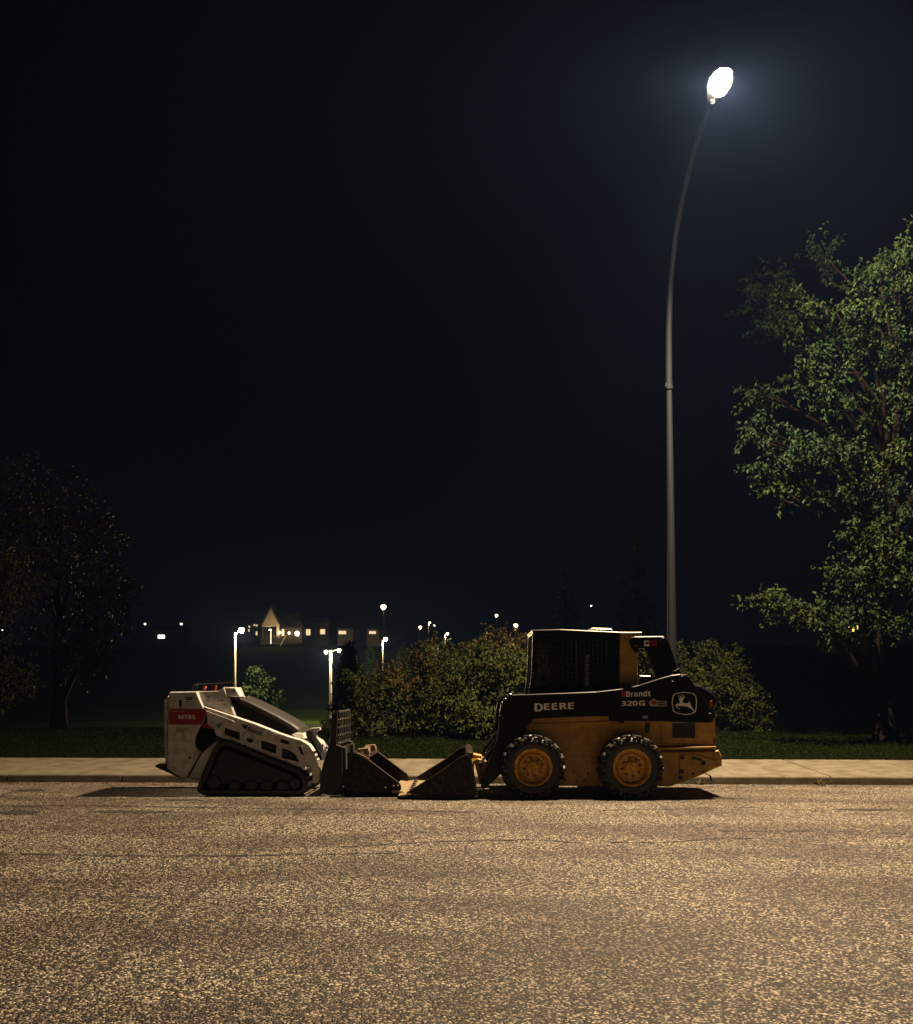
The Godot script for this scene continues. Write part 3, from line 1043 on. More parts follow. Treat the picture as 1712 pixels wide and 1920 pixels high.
	obj("upper_link", pslab(link, 10.305, 10.36, 0.008), M.black_paint, t)
	obj("upper_link", pslab([1236, 1192, 1250, 1191, 1258, 1200, 1284, 1262, 1268, 1266], 11.14, 11.195, 0.008, 10.305), M.black_paint, t)
	obj("link_gusset", pslab([1255, 1262, 1277, 1252, 1282, 1262, 1262, 1270], 10.285, 10.304, 0.003), M.dark_plastic, t)
	for b in [[1194, 1201, 9.5, 10.3], [1247, 1200, 6.5, 10.3], [1282, 1272, 6, 10.185], [1264, 1281, 5, 10.185], [1335, 1343, 7, 10.185], [1149, 1346, 5.5, 10.2]]:
		obj("pivot_pin", disc(P(b[0], b[1], b[3]) + Vector3(0, 0, 0.015), b[2] * 0.006, 0.05, 20), M.black_paint, t)
	obj("pivot_bracket", pslab([1143, 1340, 1172, 1340, 1172, 1356, 1160, 1353, 1152, 1350], 10.205, 10.315, 0.005), M.black_paint, t)
	# tilt cylinders at the front
	var st2 := S()
	for d in [10.34, 11.16]:
		st2 = S()
		var back := Vector3(0, 0, -(d - 10.34))
		tube(st2, [P(940, 1378, 10.34) + back, P(918, 1406, 10.34) + back], [0.032], 12)
		tube(st2, [P(918, 1406, 10.34) + back, P(904, 1428, 10.34) + back], [0.018], 10)
		obj("tilt_cylinder", st2, M.chrome if d < 11 else M.black_steel, t)
	# hydraulic couplers on the front of the arm
	for b in [[957, 1303, 5], [948, 1311, 4], [942, 1318, 4], [940, 1340, 3.5], [944, 1343, 3.5]]:
		var p := P(b[0], b[1], 10.24)
		st2 = S()
		lathe(st2, p + Vector3(0, 0, 0.05), [Vector2(0, 0), Vector2(b[2] * 0.004, 0), Vector2(b[2] * 0.005, -0.006), Vector2(b[2] * 0.005, -0.06)], 10)
		obj("hydraulic_coupler", st2, M.chrome, t)
	# coupler frame behind the bucket
	for d in [[10.4, 10.44], [10.62, 10.66], [10.95, 10.99]]:
		obj("hitch_plate", pslab([888, 1424, 897, 1420, 906, 1423, 915, 1426, 914, 1447, 905, 1467, 901, 1470, 893, 1435], d[0], d[1], 0.006, 10.4), M.yellow_paint, t)
	st2 = S()
	tube(st2, [P(902, 1434, 10.15), P(902, 1434, 10.15) + Vector3(0, 0, -1.2)], [0.026], 12)
	obj("hitch_shaft", st2, M.black_steel, t)
	obj("hitch_lever", pslab([883, 1413, 890, 1411, 905, 1414, 905, 1420, 898, 1423, 889, 1420], 10.45, 10.6, 0.01), M.rim_paint, t)
	# bucket
	var b0 := 9.98
	var b1 := 11.56
	var bk := Node3D.new()
	bk.name = "bucket"
	t.add_child(bk, true)
	bk.position = -t.position
	var side := [763, 1485, 790, 1468, 830, 1443, 860, 1421, 868, 1417, 879, 1413.5, 883, 1425, 887, 1445, 892, 1472, 896.5, 1496, 860, 1496.5, 790, 1496, 762, 1491]
	for d in [[b0, b0 + 0.03], [b1 - 0.03, b1]]:
		var o := obj("side_plate", pslab(side, d[0], d[1], 0.006, b0), M.bucket_steel, bk)
		o.position = Vector3.ZERO
	var shell := [752, 1490, 790, 1492, 885, 1493, 888, 1472, 883, 1445, 877, 1416, 882, 1413, 888, 1440, 893, 1470, 897.5, 1497, 860, 1497.5, 790, 1496.5, 752, 1493]
	var o2 := obj("shell", pslab(shell, b0 + 0.031, b1 - 0.031, 0.003), M.bucket_steel, bk)
	o2.position = Vector3.ZERO
	o2 = obj("cutting_edge", pslab([747, 1491, 766, 1487.5, 790, 1489.5, 790, 1491.5, 752, 1493.5], b0 - 0.01, b1 + 0.01, 0.002), M.worn_edge, bk)
	o2.position = Vector3.ZERO
	for k in 7:
		var d := lerpf(b0 + 0.12, b1 - 0.12, k / 6.0)
		var st := S()
		lathe(st, P(769, 1487.2, b0) + Vector3(0, 0.006, -(d - b0)), [Vector2(0, 0.012), Vector2(0.018, 0.012), Vector2(0.024, 0.004), Vector2(0.024, -0.01)], 10, Basis(Vector3(1, 0, 0), -PI / 2))
		var o := obj("edge_bolt", st, M.black_steel, bk)
		o.position = Vector3.ZERO
	o2 = obj("top_rail", pslab([874, 1413, 878, 1410, 885, 1411, 888, 1415, 886, 1420, 879, 1418], b0 + 0.032, b1 - 0.032, 0.005), M.bucket_steel, bk)
	o2.position = Vector3.ZERO
	o2 = obj("wear_strip", pslab([762, 1488, 800, 1491, 896, 1492, 897, 1497, 790, 1497, 764, 1493], b0 - 0.012, b0 - 0.001, 0.003), M.bucket_steel, bk)
	o2.position = Vector3.ZERO
	# writing and marks on the arm
	var ad := 10.19
	text(t, "lettering", "D", 1011, 1325.5, ad, 15.0, M.print_white, 15.5, 2.2)
	text(t, "lettering", "EERE", 1049, 1323.5, ad, 12.0, M.print_white, 56, 2.2)
	text(t, "lettering", "Brandt", 1199, 1300, ad, 10.5, M.print_white, 46, 2.0)
	obj("lettering_block", pslab([1167.5, 1295, 1170.5, 1295, 1170.5, 1306, 1167.5, 1306], ad - 0.004, ad + 0.002, 0.0), M.red_plastic, t)
	obj("lettering_block", pslab([1171.5, 1295, 1174.5, 1295, 1174.5, 1306, 1171.5, 1306], ad - 0.004, ad + 0.002, 0.0), M.red_plastic, t)
	text(t, "lettering", "320G", 1189, 1318, ad, 9.0, M.print_white, 44, 1.0)
	# emblem: ring with a leaping deer
	var ring := S()
	var pr := []
	for q in [[1264, 1303], [1270, 1299], [1286, 1296.5], [1303, 1299], [1308.5, 1304], [1310, 1315], [1309, 1328], [1307, 1335], [1298, 1339], [1286, 1340], [1271, 1337], [1264.5, 1333], [1262, 1318]]:
		pr.append(q)
	var outer := []
	var inner := []
	for q in pr:
		outer.append_array(q)
		inner.append_array([1286.0 + (q[0] - 1286.0) * 0.93, 1318.0 + (q[1] - 1318.0) * 0.93])
	slab(ring, pp(outer, ad), ad - 0.004, ad + 0.002, 0.0, [pp(inner, ad)])
	obj("emblem_ring", ring, M.print_white, t)
	var deer := [1269, 1321.5, 1273, 1319, 1277, 1318, 1277.5, 1314, 1275.5, 1310.5, 1277, 1308, 1281, 1307.5, 1285, 1307, 1286.5, 1308.2, 1284, 1310.2, 1282.8, 1314, 1284, 1317.5, 1289, 1318.5, 1293.5, 1317.5, 1295.3, 1314.5, 1297.3, 1316, 1297.8, 1320, 1300, 1325, 1305, 1331.5, 1306, 1336.5, 1302.5, 1331.5, 1297, 1327.5, 1293, 1324.8, 1288, 1324, 1281, 1323.3, 1277, 1323.6, 1273.5, 1321.8, 1271.5, 1323, 1274, 1326.5, 1278, 1328.5, 1277, 1329.2, 1272, 1326.8]
	obj("emblem_deer", pslab(deer, ad - 0.004, ad + 0.002, 0.0), M.print_white, t)
	for a in [[1278.5, 1308, 1276, 1305, 1274, 1303.5, 1274.5, 1303, 1277, 1304.5, 1279.5, 1307.8], [1280, 1307.8, 1278.5, 1302.5, 1279.2, 1302.2, 1281.2, 1307.6], [1283, 1307.5, 1283.2, 1301.5, 1284, 1301.5, 1284.2, 1307.4], [1284, 1307.6, 1286.3, 1304.8, 1287, 1305.2, 1285, 1308]]:
		obj("emblem_antler", pslab(a, ad - 0.004, ad + 0.002, 0.0), M.print_white, t)
	# small stickers
	obj("sticker", pslab([1218, 1317, 1228, 1308.5, 1233, 1313, 1252, 1314, 1253, 1316, 1252, 1324, 1222, 1324], ad - 0.003, ad + 0.002, 0.0), M.print_grey, t)
	obj("sticker_print", pslab([1223, 1317, 1228, 1311.5, 1234, 1317, 1230, 1321], ad - 0.005, ad, 0.0), M.red_decal, t)
	for k in 2:
		obj("sticker_print", pslab([1235, 1315.5 + k * 4, 1250, 1315.5 + k * 4, 1250, 1317.5 + k * 4, 1235, 1317.5 + k * 4], ad - 0.005, ad, 0.0), M.print_black, t)
	obj("sticker", pslab([1211, 1199.5, 1220.5, 1199.5, 1220.5, 1210, 1211, 1210], 10.302, 10.307, 0.0), M.print_white, t)
	obj("sticker", pslab([1221, 1199.5, 1235, 1199.5, 1235, 1210.5, 1221, 1210.5], 10.302, 10.307, 0.0), M.red_decal, t)
	obj("sticker_print", pslab([1213, 1204, 1216, 1201.5, 1219, 1203, 1219, 1206.5, 1214, 1207], 10.3, 10.305, 0.0), M.print_black, t)
	for k in 3:
		obj("sticker_print", pslab([1222, 1202.5 + k * 2.6, 1233, 1202.5 + k * 2.6, 1233, 1203.4 + k * 2.6, 1222, 1203.4 + k * 2.6], 10.3, 10.305, 0.0), M.print_black, t)
	obj("sticker", pslab([1207, 1341.5, 1217, 1342, 1217, 1346.5, 1207, 1346.5], ad - 0.003, ad + 0.002, 0.0), M.print_grey, t)


# ---------- the white tracked stand-behind loader ----------
func build_track_loader() -> void:
	var org := Vector3(P(470, 1491, 10.25).x, 0.0, -10.25)
	var t := thing("track_loader", "white compact track loader with red side band and black fork frame parked at the kerb", "loader", org)
	t.rotation.x = -0.0245
	var n := 10.3
	var f := 11.14
	# tracks
	var track := [384, 1446, 398, 1408, 408, 1394, 420, 1389, 432, 1391, 470, 1406, 520, 1427, 560, 1443, 572, 1455, 577, 1470, 574, 1484, 564, 1491, 380, 1491, 369, 1484, 370, 1474]
	for d in [[10.2, 10.44], [10.98, 11.2]]:
		var st := S()
		var belt := ccw(pp(track, 10.2))
		slab(st, belt, d[0], d[1], 0.01, [inset(belt, 0.05)])
		# tread blocks along the belt
		var q := pp(track, 10.2)
		for i in q.size():
			var a := q[i]
			var b := q[(i + 1) % q.size()]
			var l := a.distance_to(b)
			var m := maxi(1, int(l / 0.062))
			for k in m:
				var p := a.lerp(b, (k + 0.5) / m)
				var ang := (b - a).angle()
				if p.y > 0.03:
					box(st, Vector3(p.x, p.y, -(d[0] + d[1]) / 2), Vector3(0.034, 0.022, 0.19), Basis(Vector3(0, 0, 1), ang), 0.004)
		obj("track", st, M.rubber, t)
		var core := S()
		slab(core, inset(belt, 0.0505), d[0] + 0.055, d[1] - 0.03, 0.0)
		obj("track_core", core, M.matt_black, t)
	for w in [[400, 1466, 14], [440, 1474, 12], [470, 1474, 12], [500, 1474, 12], [530, 1474, 12], [553, 1469, 11]]:
		obj("track_roller", disc(P(w[0], w[1], 10.225) + Vector3(0, 0, 0.008), w[2] * 0.006, 0.03, 20), M.black_steel, t)
	obj("track_frame", pslab([392, 1460, 412, 1412, 424, 1406, 545, 1452, 556, 1462, 545, 1466, 420, 1470], 10.235, 10.25, 0.004), M.black_steel, t)
	# chassis side behind the track
	obj("chassis", pslab([352, 1459, 384, 1404, 366, 1398, 372, 1370, 388, 1345, 560, 1400, 575, 1425, 570, 1460, 400, 1466], n + 0.17, f - 0.17, 0.01), M.white_paint, t)
	obj("chassis_side", pslab([354, 1457, 378, 1412, 400, 1392, 412, 1388, 402, 1404, 390, 1425, 376, 1459], n - 0.01, n + 0.17, 0.006), M.white_paint, t)
	obj("panel_gap", pslab([349, 1457, 373, 1411, 378, 1412, 353, 1458], n + 0.01, n + 0.1, 0.003), M.dark_plastic, t)
	# rear panel
	var rear := [315, 1299, 318, 1297, 367, 1296, 372, 1308, 386, 1338, 386, 1342, 376, 1359, 366, 1380, 364, 1391, 367, 1401, 375, 1410, 348, 1458, 340, 1459, 328, 1452, 312, 1440]
	obj("rear_panel", pslab(rear, n - 0.03, f + 0.03, 0.012), M.white_paint, t)
	obj("rear_door", pslab([306, 1312, 314, 1304, 314, 1435, 310, 1436, 307, 1400], n + 0.06, f - 0.06, 0.01), M.white_paint, t)
	obj("rear_step", pslab([289, 1437, 296, 1432, 312, 1434, 330, 1450, 345, 1460, 338, 1460, 318, 1450, 308, 1446], n - 0.0, f, 0.006), M.black_steel, t)
	var rp := n - 0.03
	obj("decal_band", pslab([316, 1329, 382.5, 1329, 386, 1339.5, 375.5, 1359, 315, 1359], rp - 0.003, rp + 0.002, 0.0), M.red_decal, t)
	obj("decal_stripe", pslab([317, 1332, 345, 1334, 345, 1335, 317, 1333.4], rp - 0.005, rp, 0.0), M.print_grey, t)
	text(t, "lettering", "MT85", 349.5, 1344.5, rp, 8.0, M.print_white, 32, 0.0)
	obj("handle_slot", pslab([334, 1314, 336, 1311.5, 338.5, 1311.5, 340, 1314, 340, 1323, 338.5, 1325.5, 336, 1325.5, 334, 1323], rp - 0.003, rp + 0.01, 0.0), M.print_black, t)
	for k in 5:
		obj("sticker_print", pslab([347, 1306.5 + k * 3.7, 359.5, 1306.5 + k * 3.7, 359.5, 1308.6 + k * 3.7, 347, 1308.6 + k * 3.7], rp - 0.003, rp + 0.001, 0.0), M.print_grey if k > 1 else M.print_black, t)
	obj("sticker_print", pslab([328, 1366, 334, 1362, 337, 1364, 342, 1366, 356, 1364, 354, 1368, 344, 1371, 352, 1373, 338, 1374, 330, 1372], rp - 0.003, rp + 0.001, 0.0), M.print_grey, t)
	obj("panel_hole", disc(P(355, 1421, rp) + Vector3(0, 0, 0.004), 0.016, 0.02, 12), M.print_black, t)
	obj("sticker_print", pslab([320, 1436, 324, 1437, 332, 1441, 330, 1444, 321, 1441], rp - 0.003, rp + 0.001, 0.0), M.print_grey, t)
	# upper cover with splashes of mud
	obj("upper_cover", pslab([366, 1297, 376, 1296, 408, 1295, 418, 1288, 441, 1345, 382, 1327], n + 0.03, f - 0.03, 0.008), M.dirty_cover, t)
	rng.seed = 404
	var up := pp([372, 1300, 412, 1296, 432, 1340, 386, 1326], n + 0.03)
	for k in 15:
		var c := P(rng.randf_range(374, 425), rng.randf_range(1298, 1330), n + 0.03)
		if not Geometry2D.is_point_in_polygon(Vector2(c.x, c.y), up):
			continue
		var poly := PackedVector2Array()
		var r := rng.randf_range(0.004, 0.013)
		for j in 7:
			var a := TAU * j / 7
			poly.append(Vector2(c.x, c.y) + Vector2(cos(a) * 1.5, sin(a)) * r * rng.randf_range(0.6, 1.2))
		var sp := S()
		slab(sp, poly, n + 0.027, n + 0.033, 0.0)
		obj("mud_splash", sp, M.soil, t)
	# control tower
	obj("control_box", pslab([417, 1288, 440, 1289, 448, 1304, 448, 1306, 428, 1306], n + 0.05, n + 0.22, 0.006), M.white_paint, t)
	obj("control_panel", pslab([420.5, 1290, 439, 1290.5, 443.5, 1299, 424.5, 1299], n + 0.044, n + 0.06, 0.002), M.dirty_cover, t)
	for k in 4:
		obj("switch", disc(P(425.5 + k * 4.3, 1298, n + 0.044) + Vector3(0, 0, 0.006), 0.006, 0.01, 8), M.print_black, t)
	for d in [n + 0.12, n + 0.26]:
		var hb := S()
		var hp := []
		for q in [[358, 1298], [359, 1288], [362, 1282], [370, 1280], [428, 1277.5], [430, 1278.5], [421, 1278], [421.5, 1290]]:
			hp.append(P(q[0], q[1], n + 0.12) + Vector3(0, 0, n + 0.12 - d))
		tube(hb, hp.slice(0, 6), [0.012], 8)
		tube(hb, hp.slice(6), [0.009], 8)
		obj("grab_rail", hb, M.black_paint, t)
	var cb := S()
	tube(cb, [P(362, 1281.5, n + 0.12), P(362, 1281.5, n + 0.12) + Vector3(0, 0, -0.14)], [0.012], 8)
	obj("rail_bar", cb, M.black_paint, t)
	var kn := S()
	lathe(kn, P(383, 1288, 10.6), [Vector2(0, 0.02), Vector2(0.014, 0.017), Vector2(0.02, 0.005), Vector2(0.018, -0.01), Vector2(0.006, -0.02)], 12)
	tube(kn, [P(383, 1290, 10.61), P(383, 1299, 10.61)], [0.006], 6)
	obj("stop_knob", kn, M.red_plastic, t)
	for x in [396, 402]:
		kn = S()
		tube(kn, [P(x, 1298, 10.7), P(x + 1, 1288, 10.7), P(x + 2, 1284, 10.7)], [0.008, 0.01, 0.014], 8)
		obj("control_lever", kn, M.red_plastic if x == 402 else M.black_paint, t)
	# engine hood
	obj("engine_hood", pslab([429, 1306, 449, 1306.5, 470, 1315, 520, 1340, 548, 1356, 560, 1365, 566, 1376, 545, 1381, 500, 1366, 441, 1346], n + 0.12, f - 0.12, 0.022), M.hood_black, t)
	obj("hood_side", pslab([432, 1311, 447, 1316, 520, 1352, 545, 1366, 553, 1375, 540, 1378, 498, 1364, 442, 1344], n + 0.105, n + 0.13, 0.006), M.matt_black, t)
	obj("cavity_shade", pslab([367, 1376, 378, 1362, 402, 1364, 404, 1380, 398, 1391, 378, 1409, 367, 1399], n - 0.012, n + 0.02, 0.003), M.matt_black, t)  # black slab painting in the shade of the cavity behind the rear panel
	obj("front_lamp", pslab([546, 1377, 556, 1373, 568, 1375, 571, 1384, 560, 1388], n + 0.1, n + 0.3, 0.006), M.print_white, t)
	for k in 3:
		var x := 514.0 + k * 9
		obj("hood_vent", pslab([x, 1337 + k * 4.6, x + 6, 1340 + k * 4.6, x + 6, 1341 + k * 4.6, x, 1338.4 + k * 4.6], n + 0.3, f - 0.3, 0.001), M.print_black, t)
	# lift arms with cut-outs
	var arm := [382, 1326, 400, 1332, 440, 1346, 480, 1359.5, 520, 1375.5, 545, 1384, 564, 1389.5, 578, 1398, 587, 1411, 594, 1427, 599, 1444, 598, 1462, 594, 1469, 583, 1468, 586, 1462, 586, 1450, 581, 1437, 566, 1437, 560, 1438, 480, 1408, 428, 1388, 420, 1385, 404, 1379, 400, 1366, 388, 1358, 387, 1341]
	var holes := [[420, 1364, 449, 1374, 449, 1388, 420, 1377], [489, 1388, 518, 1397, 517, 1414, 489, 1404], [528, 1402, 543, 1407, 553, 1414, 560, 1426, 560, 1429, 528, 1421], [524, 1387, 528, 1385, 540, 1390, 543, 1394, 539, 1397, 527, 1393], [461, 1387, 463, 1384, 471, 1385, 474, 1389, 472, 1393, 464, 1392], [558, 1399.5, 565, 1398, 571, 1416, 564, 1415]]
	for d in [[n - 0.055, n - 0.035], [f + 0.035, f + 0.055]]:
		var st := S()
		var hs := []
		for h in holes:
			hs.append(pp(h, n - 0.055))
		slab(st, pp(arm, n - 0.055), d[0], d[1], 0.004, hs)
		obj("lift_arm", st, M.white_paint, t)
	var near_arm := n - 0.055
	# flanges on the upper edge of each arm and the bent lip below
	for d in [[n - 0.07, n + 0.1], [f - 0.1, f + 0.07]]:
		obj("arm_flange", pslab([381, 1325, 400, 1331, 440, 1345, 480, 1358.5, 520, 1374.5, 545, 1383, 565, 1388.5, 579, 1397, 588, 1410, 595, 1426, 593.5, 1428, 586, 1412, 577, 1399.5, 563, 1391, 544, 1385.5, 519, 1377, 479, 1361, 439, 1347.5, 399, 1333.5, 381, 1328], d[0], d[1], 0.002, n - 0.055), M.white_paint, t)
	obj("arm_lip", pslab([385, 1332.5, 400, 1338.5, 434, 1350.5, 438.5, 1354, 437.5, 1356.5, 433, 1353.5, 399, 1341.5, 385, 1335.5], near_arm - 0.03, near_arm - 0.001, 0.002), M.white_paint, t)
	obj("arm_lip", pslab([508, 1377, 518, 1376, 518, 1377.5, 508, 1378.5], near_arm - 0.03, near_arm - 0.001, 0.001), M.white_paint, t)
	obj("arm_lip", pslab([557, 1398.5, 565, 1397, 572, 1417, 570, 1417.5, 564, 1399.5, 558, 1400.5], near_arm - 0.025, near_arm - 0.001, 0.001), M.white_paint, t)
	obj("inner_frame", pslab([388, 1344, 545, 1384, 575, 1402, 584, 1440, 470, 1412, 400, 1385], n - 0.0, n + 0.1, 0.004), M.black_steel, t)
	obj("fuel_cap", disc(P(411, 1363, near_arm) + Vector3(0, 0, 0.04), 0.022, 0.06, 14), M.chrome, t)
	obj("arm_bracket", pslab([402, 1364, 414, 1360, 416, 1368, 404, 1373], near_arm - 0.03, near_arm, 0.004), M.white_paint, t)
	obj("red_guard", pslab([380, 1358, 386, 1355, 398, 1354, 402, 1360, 402, 1368, 378, 1364], n - 0.03, n + 0.03, 0.004), M.red_decal, t)
	text(t, "lettering", "Bobcat", 478, 1371.3, near_arm, 8.0, M.print_black, 29, -20.0)
	obj("emblem_head", pslab([453.5, 1357.5, 456, 1359.5, 459, 1359.8, 463, 1359.5, 464, 1362, 461.5, 1364.5, 460, 1368, 456.5, 1365.5, 453, 1362.5], near_arm - 0.003, near_arm + 0.001, 0.0), M.print_black, t)
	# front linkage
	obj("tilt_link", pslab([574, 1369, 582, 1364, 599, 1362.5, 600.5, 1367, 593, 1372, 594, 1381, 606, 1398, 606.5, 1403, 603, 1412, 598, 1413, 598, 1404, 586, 1386, 578, 1376], n + 0.3, n + 0.36, 0.006), M.white_paint, t)
	var tc := S()
	tube(tc, [P(578, 1373, n + 0.28), P(592, 1402, n + 0.28)], [0.035], 12)
	tube(tc, [P(592, 1402, n + 0.28), P(602, 1424, n + 0.28)], [0.02], 10)
	obj("tilt_cylinder", tc, M.black_paint, t)
	obj("link_pin", disc(P(579, 1373, n + 0.24), 0.035, 0.05, 16), M.black_paint, t)
	obj("hose_block", pslab([566, 1432, 572, 1428, 574, 1433, 568, 1440], n - 0.02, n + 0.04, 0.003), M.chrome, t)
	for k in 3:
		tc = S()
		tube(tc, [P(571 + k * 2, 1444, n + 0.02 + 0.04 * k), P(578 + k, 1454, n - 0.01), P(576 + k * 2, 1466, n + 0.02)], [0.011], 8)
		obj("hose", tc, M.chrome if k == 0 else M.black_steel, t)
	# fork carriage: side plates, uprights, back rest grid and tines
	var c0 := 10.26
	var c1 := 11.2
	for d in [[c0, c0 + 0.03], [c1 - 0.03, c1]]:
		obj("carriage_side", pslab([622, 1336, 632, 1334, 631, 1396, 641, 1400, 642, 1488, 626, 1491, 600, 1488, 600, 1456, 606, 1430, 617, 1394], d[0], d[1], 0.005, c0), M.black_steel, t)
	var k0 := P(633, 1335, c0)
	var k1 := P(633, 1395, c0)
	for k in 5:
		var y := lerpf(k0.y, k1.y, k / 4.0)
		var st := S()
		box(st, Vector3(k0.x, y, -(c0 + c1) / 2), Vector3(0.02, 0.025 if k in [0, 4] else 0.014, c1 - c0 - 0.062), Basis(), 0.003)
		obj("backrest_bar", st, M.worn_steel, t)
	for k in 7:
		var z := lerpf(c0 + 0.05, c1 - 0.05, k / 6.0)
		var st := S()
		box(st, Vector3(k0.x + 0.014, (k0.y + k1.y) / 2, -z), Vector3(0.008, k0.y - k1.y, 0.014), Basis(), 0.002)
		obj("backrest_rod", st, M.worn_steel, t)
	for y in [1404.0, 1470.0]:
		obj("carriage_rail", pslab([630, y, 640, y, 640, y + 14, 630, y + 14], c0 + 0.031, c1 - 0.031, 0.005), M.black_steel, t)
	for d in [10.36, 11.0]:
		obj("fork_tine", pslab([641, 1401, 648, 1401, 650, 1480, 655, 1486, 750, 1489, 750, 1491.5, 646, 1491], d, d + 0.1, 0.004, 10.36), M.worn_steel, t)


# ---------- the loose bucket between the loaders ----------
func build_loose_bucket() -> void:
	var org := Vector3(P(700, 1487, 10.2).x, 0.0, -10.2)
	var t := thing("loader_bucket", "dark brown steel bucket standing open in front of the black fork frame", "bucket", org)
	t.rotation.x = -0.0245
	var b0 := 10.18
	var b1 := 11.3
	var side := [662, 1411, 669, 1412, 691, 1424, 720, 1446, 748, 1467, 752, 1474, 752, 1481, 746, 1486, 656, 1485.5, 648, 1480, 642, 1467, 652, 1440]
	for d in [[b0, b0 + 0.025], [b1 - 0.025, b1]]:
		obj("side_plate", pslab(side, d[0], d[1], 0.005, b0), M.bucket_steel, t)
	obj("shell", pslab([664, 1409, 690, 1417, 692, 1421, 668, 1414, 660, 1440, 650, 1466, 655, 1478, 662, 1482, 752, 1483, 760, 1485.5, 752, 1487, 656, 1487.5, 647, 1481, 641, 1467, 652, 1440], b0 + 0.026, b1 - 0.026, 0.003), M.bucket_steel, t)
	obj("cutting_edge", pslab([735, 1481.5, 756, 1484, 760, 1486.5, 735, 1487], b0 - 0.008, b1 + 0.008, 0.002), M.worn_edge, t)
	obj("side_cutter", pslab([671, 1412, 692, 1422, 692, 1427, 671, 1416], b0 - 0.008, b0 - 0.001, 0.002), M.worn_edge, t)
	obj("hook_plate", pslab([666, 1415, 671, 1404, 690, 1402, 693, 1410, 692, 1420, 682, 1417, 681, 1409, 675, 1409, 671, 1416], b0 + 0.08, b0 + 0.14, 0.005), M.worn_edge, t)
	obj("hook_plate", pslab([666, 1415, 671, 1404, 690, 1402, 693, 1410, 692, 1420, 682, 1417, 681, 1409, 675, 1409, 671, 1416], b1 - 0.4, b1 - 0.34, 0.005, b0 + 0.08), M.worn_edge, t)
	obj("hook_block", pslab([683, 1400, 692, 1399, 692, 1407, 684, 1408], b0 + 0.3, b0 + 0.42, 0.006), M.worn_edge, t)
	for b in [[644, 1475], [723, 1476], [738, 1473], [746, 1473]]:
		obj("bolt", disc(P(b[0], b[1], b0) + Vector3(0, 0, 0.008), 0.011, 0.02, 8), M.chrome, t)


# ---------- lamps ----------
func omni(parent: Node3D, at: Vector3, e: float, c: Color, size: float) -> void:
	var l := OmniLight3D.new()
	l.name = "light"
	l.light_color = c
	l.light_energy = e
	l.light_size = size
	l.omni_range = 200.0
	l.omni_attenuation = 2.0
	l.shadow_enabled = true
	parent.add_child(l, true)
	l.position = at - parent.position


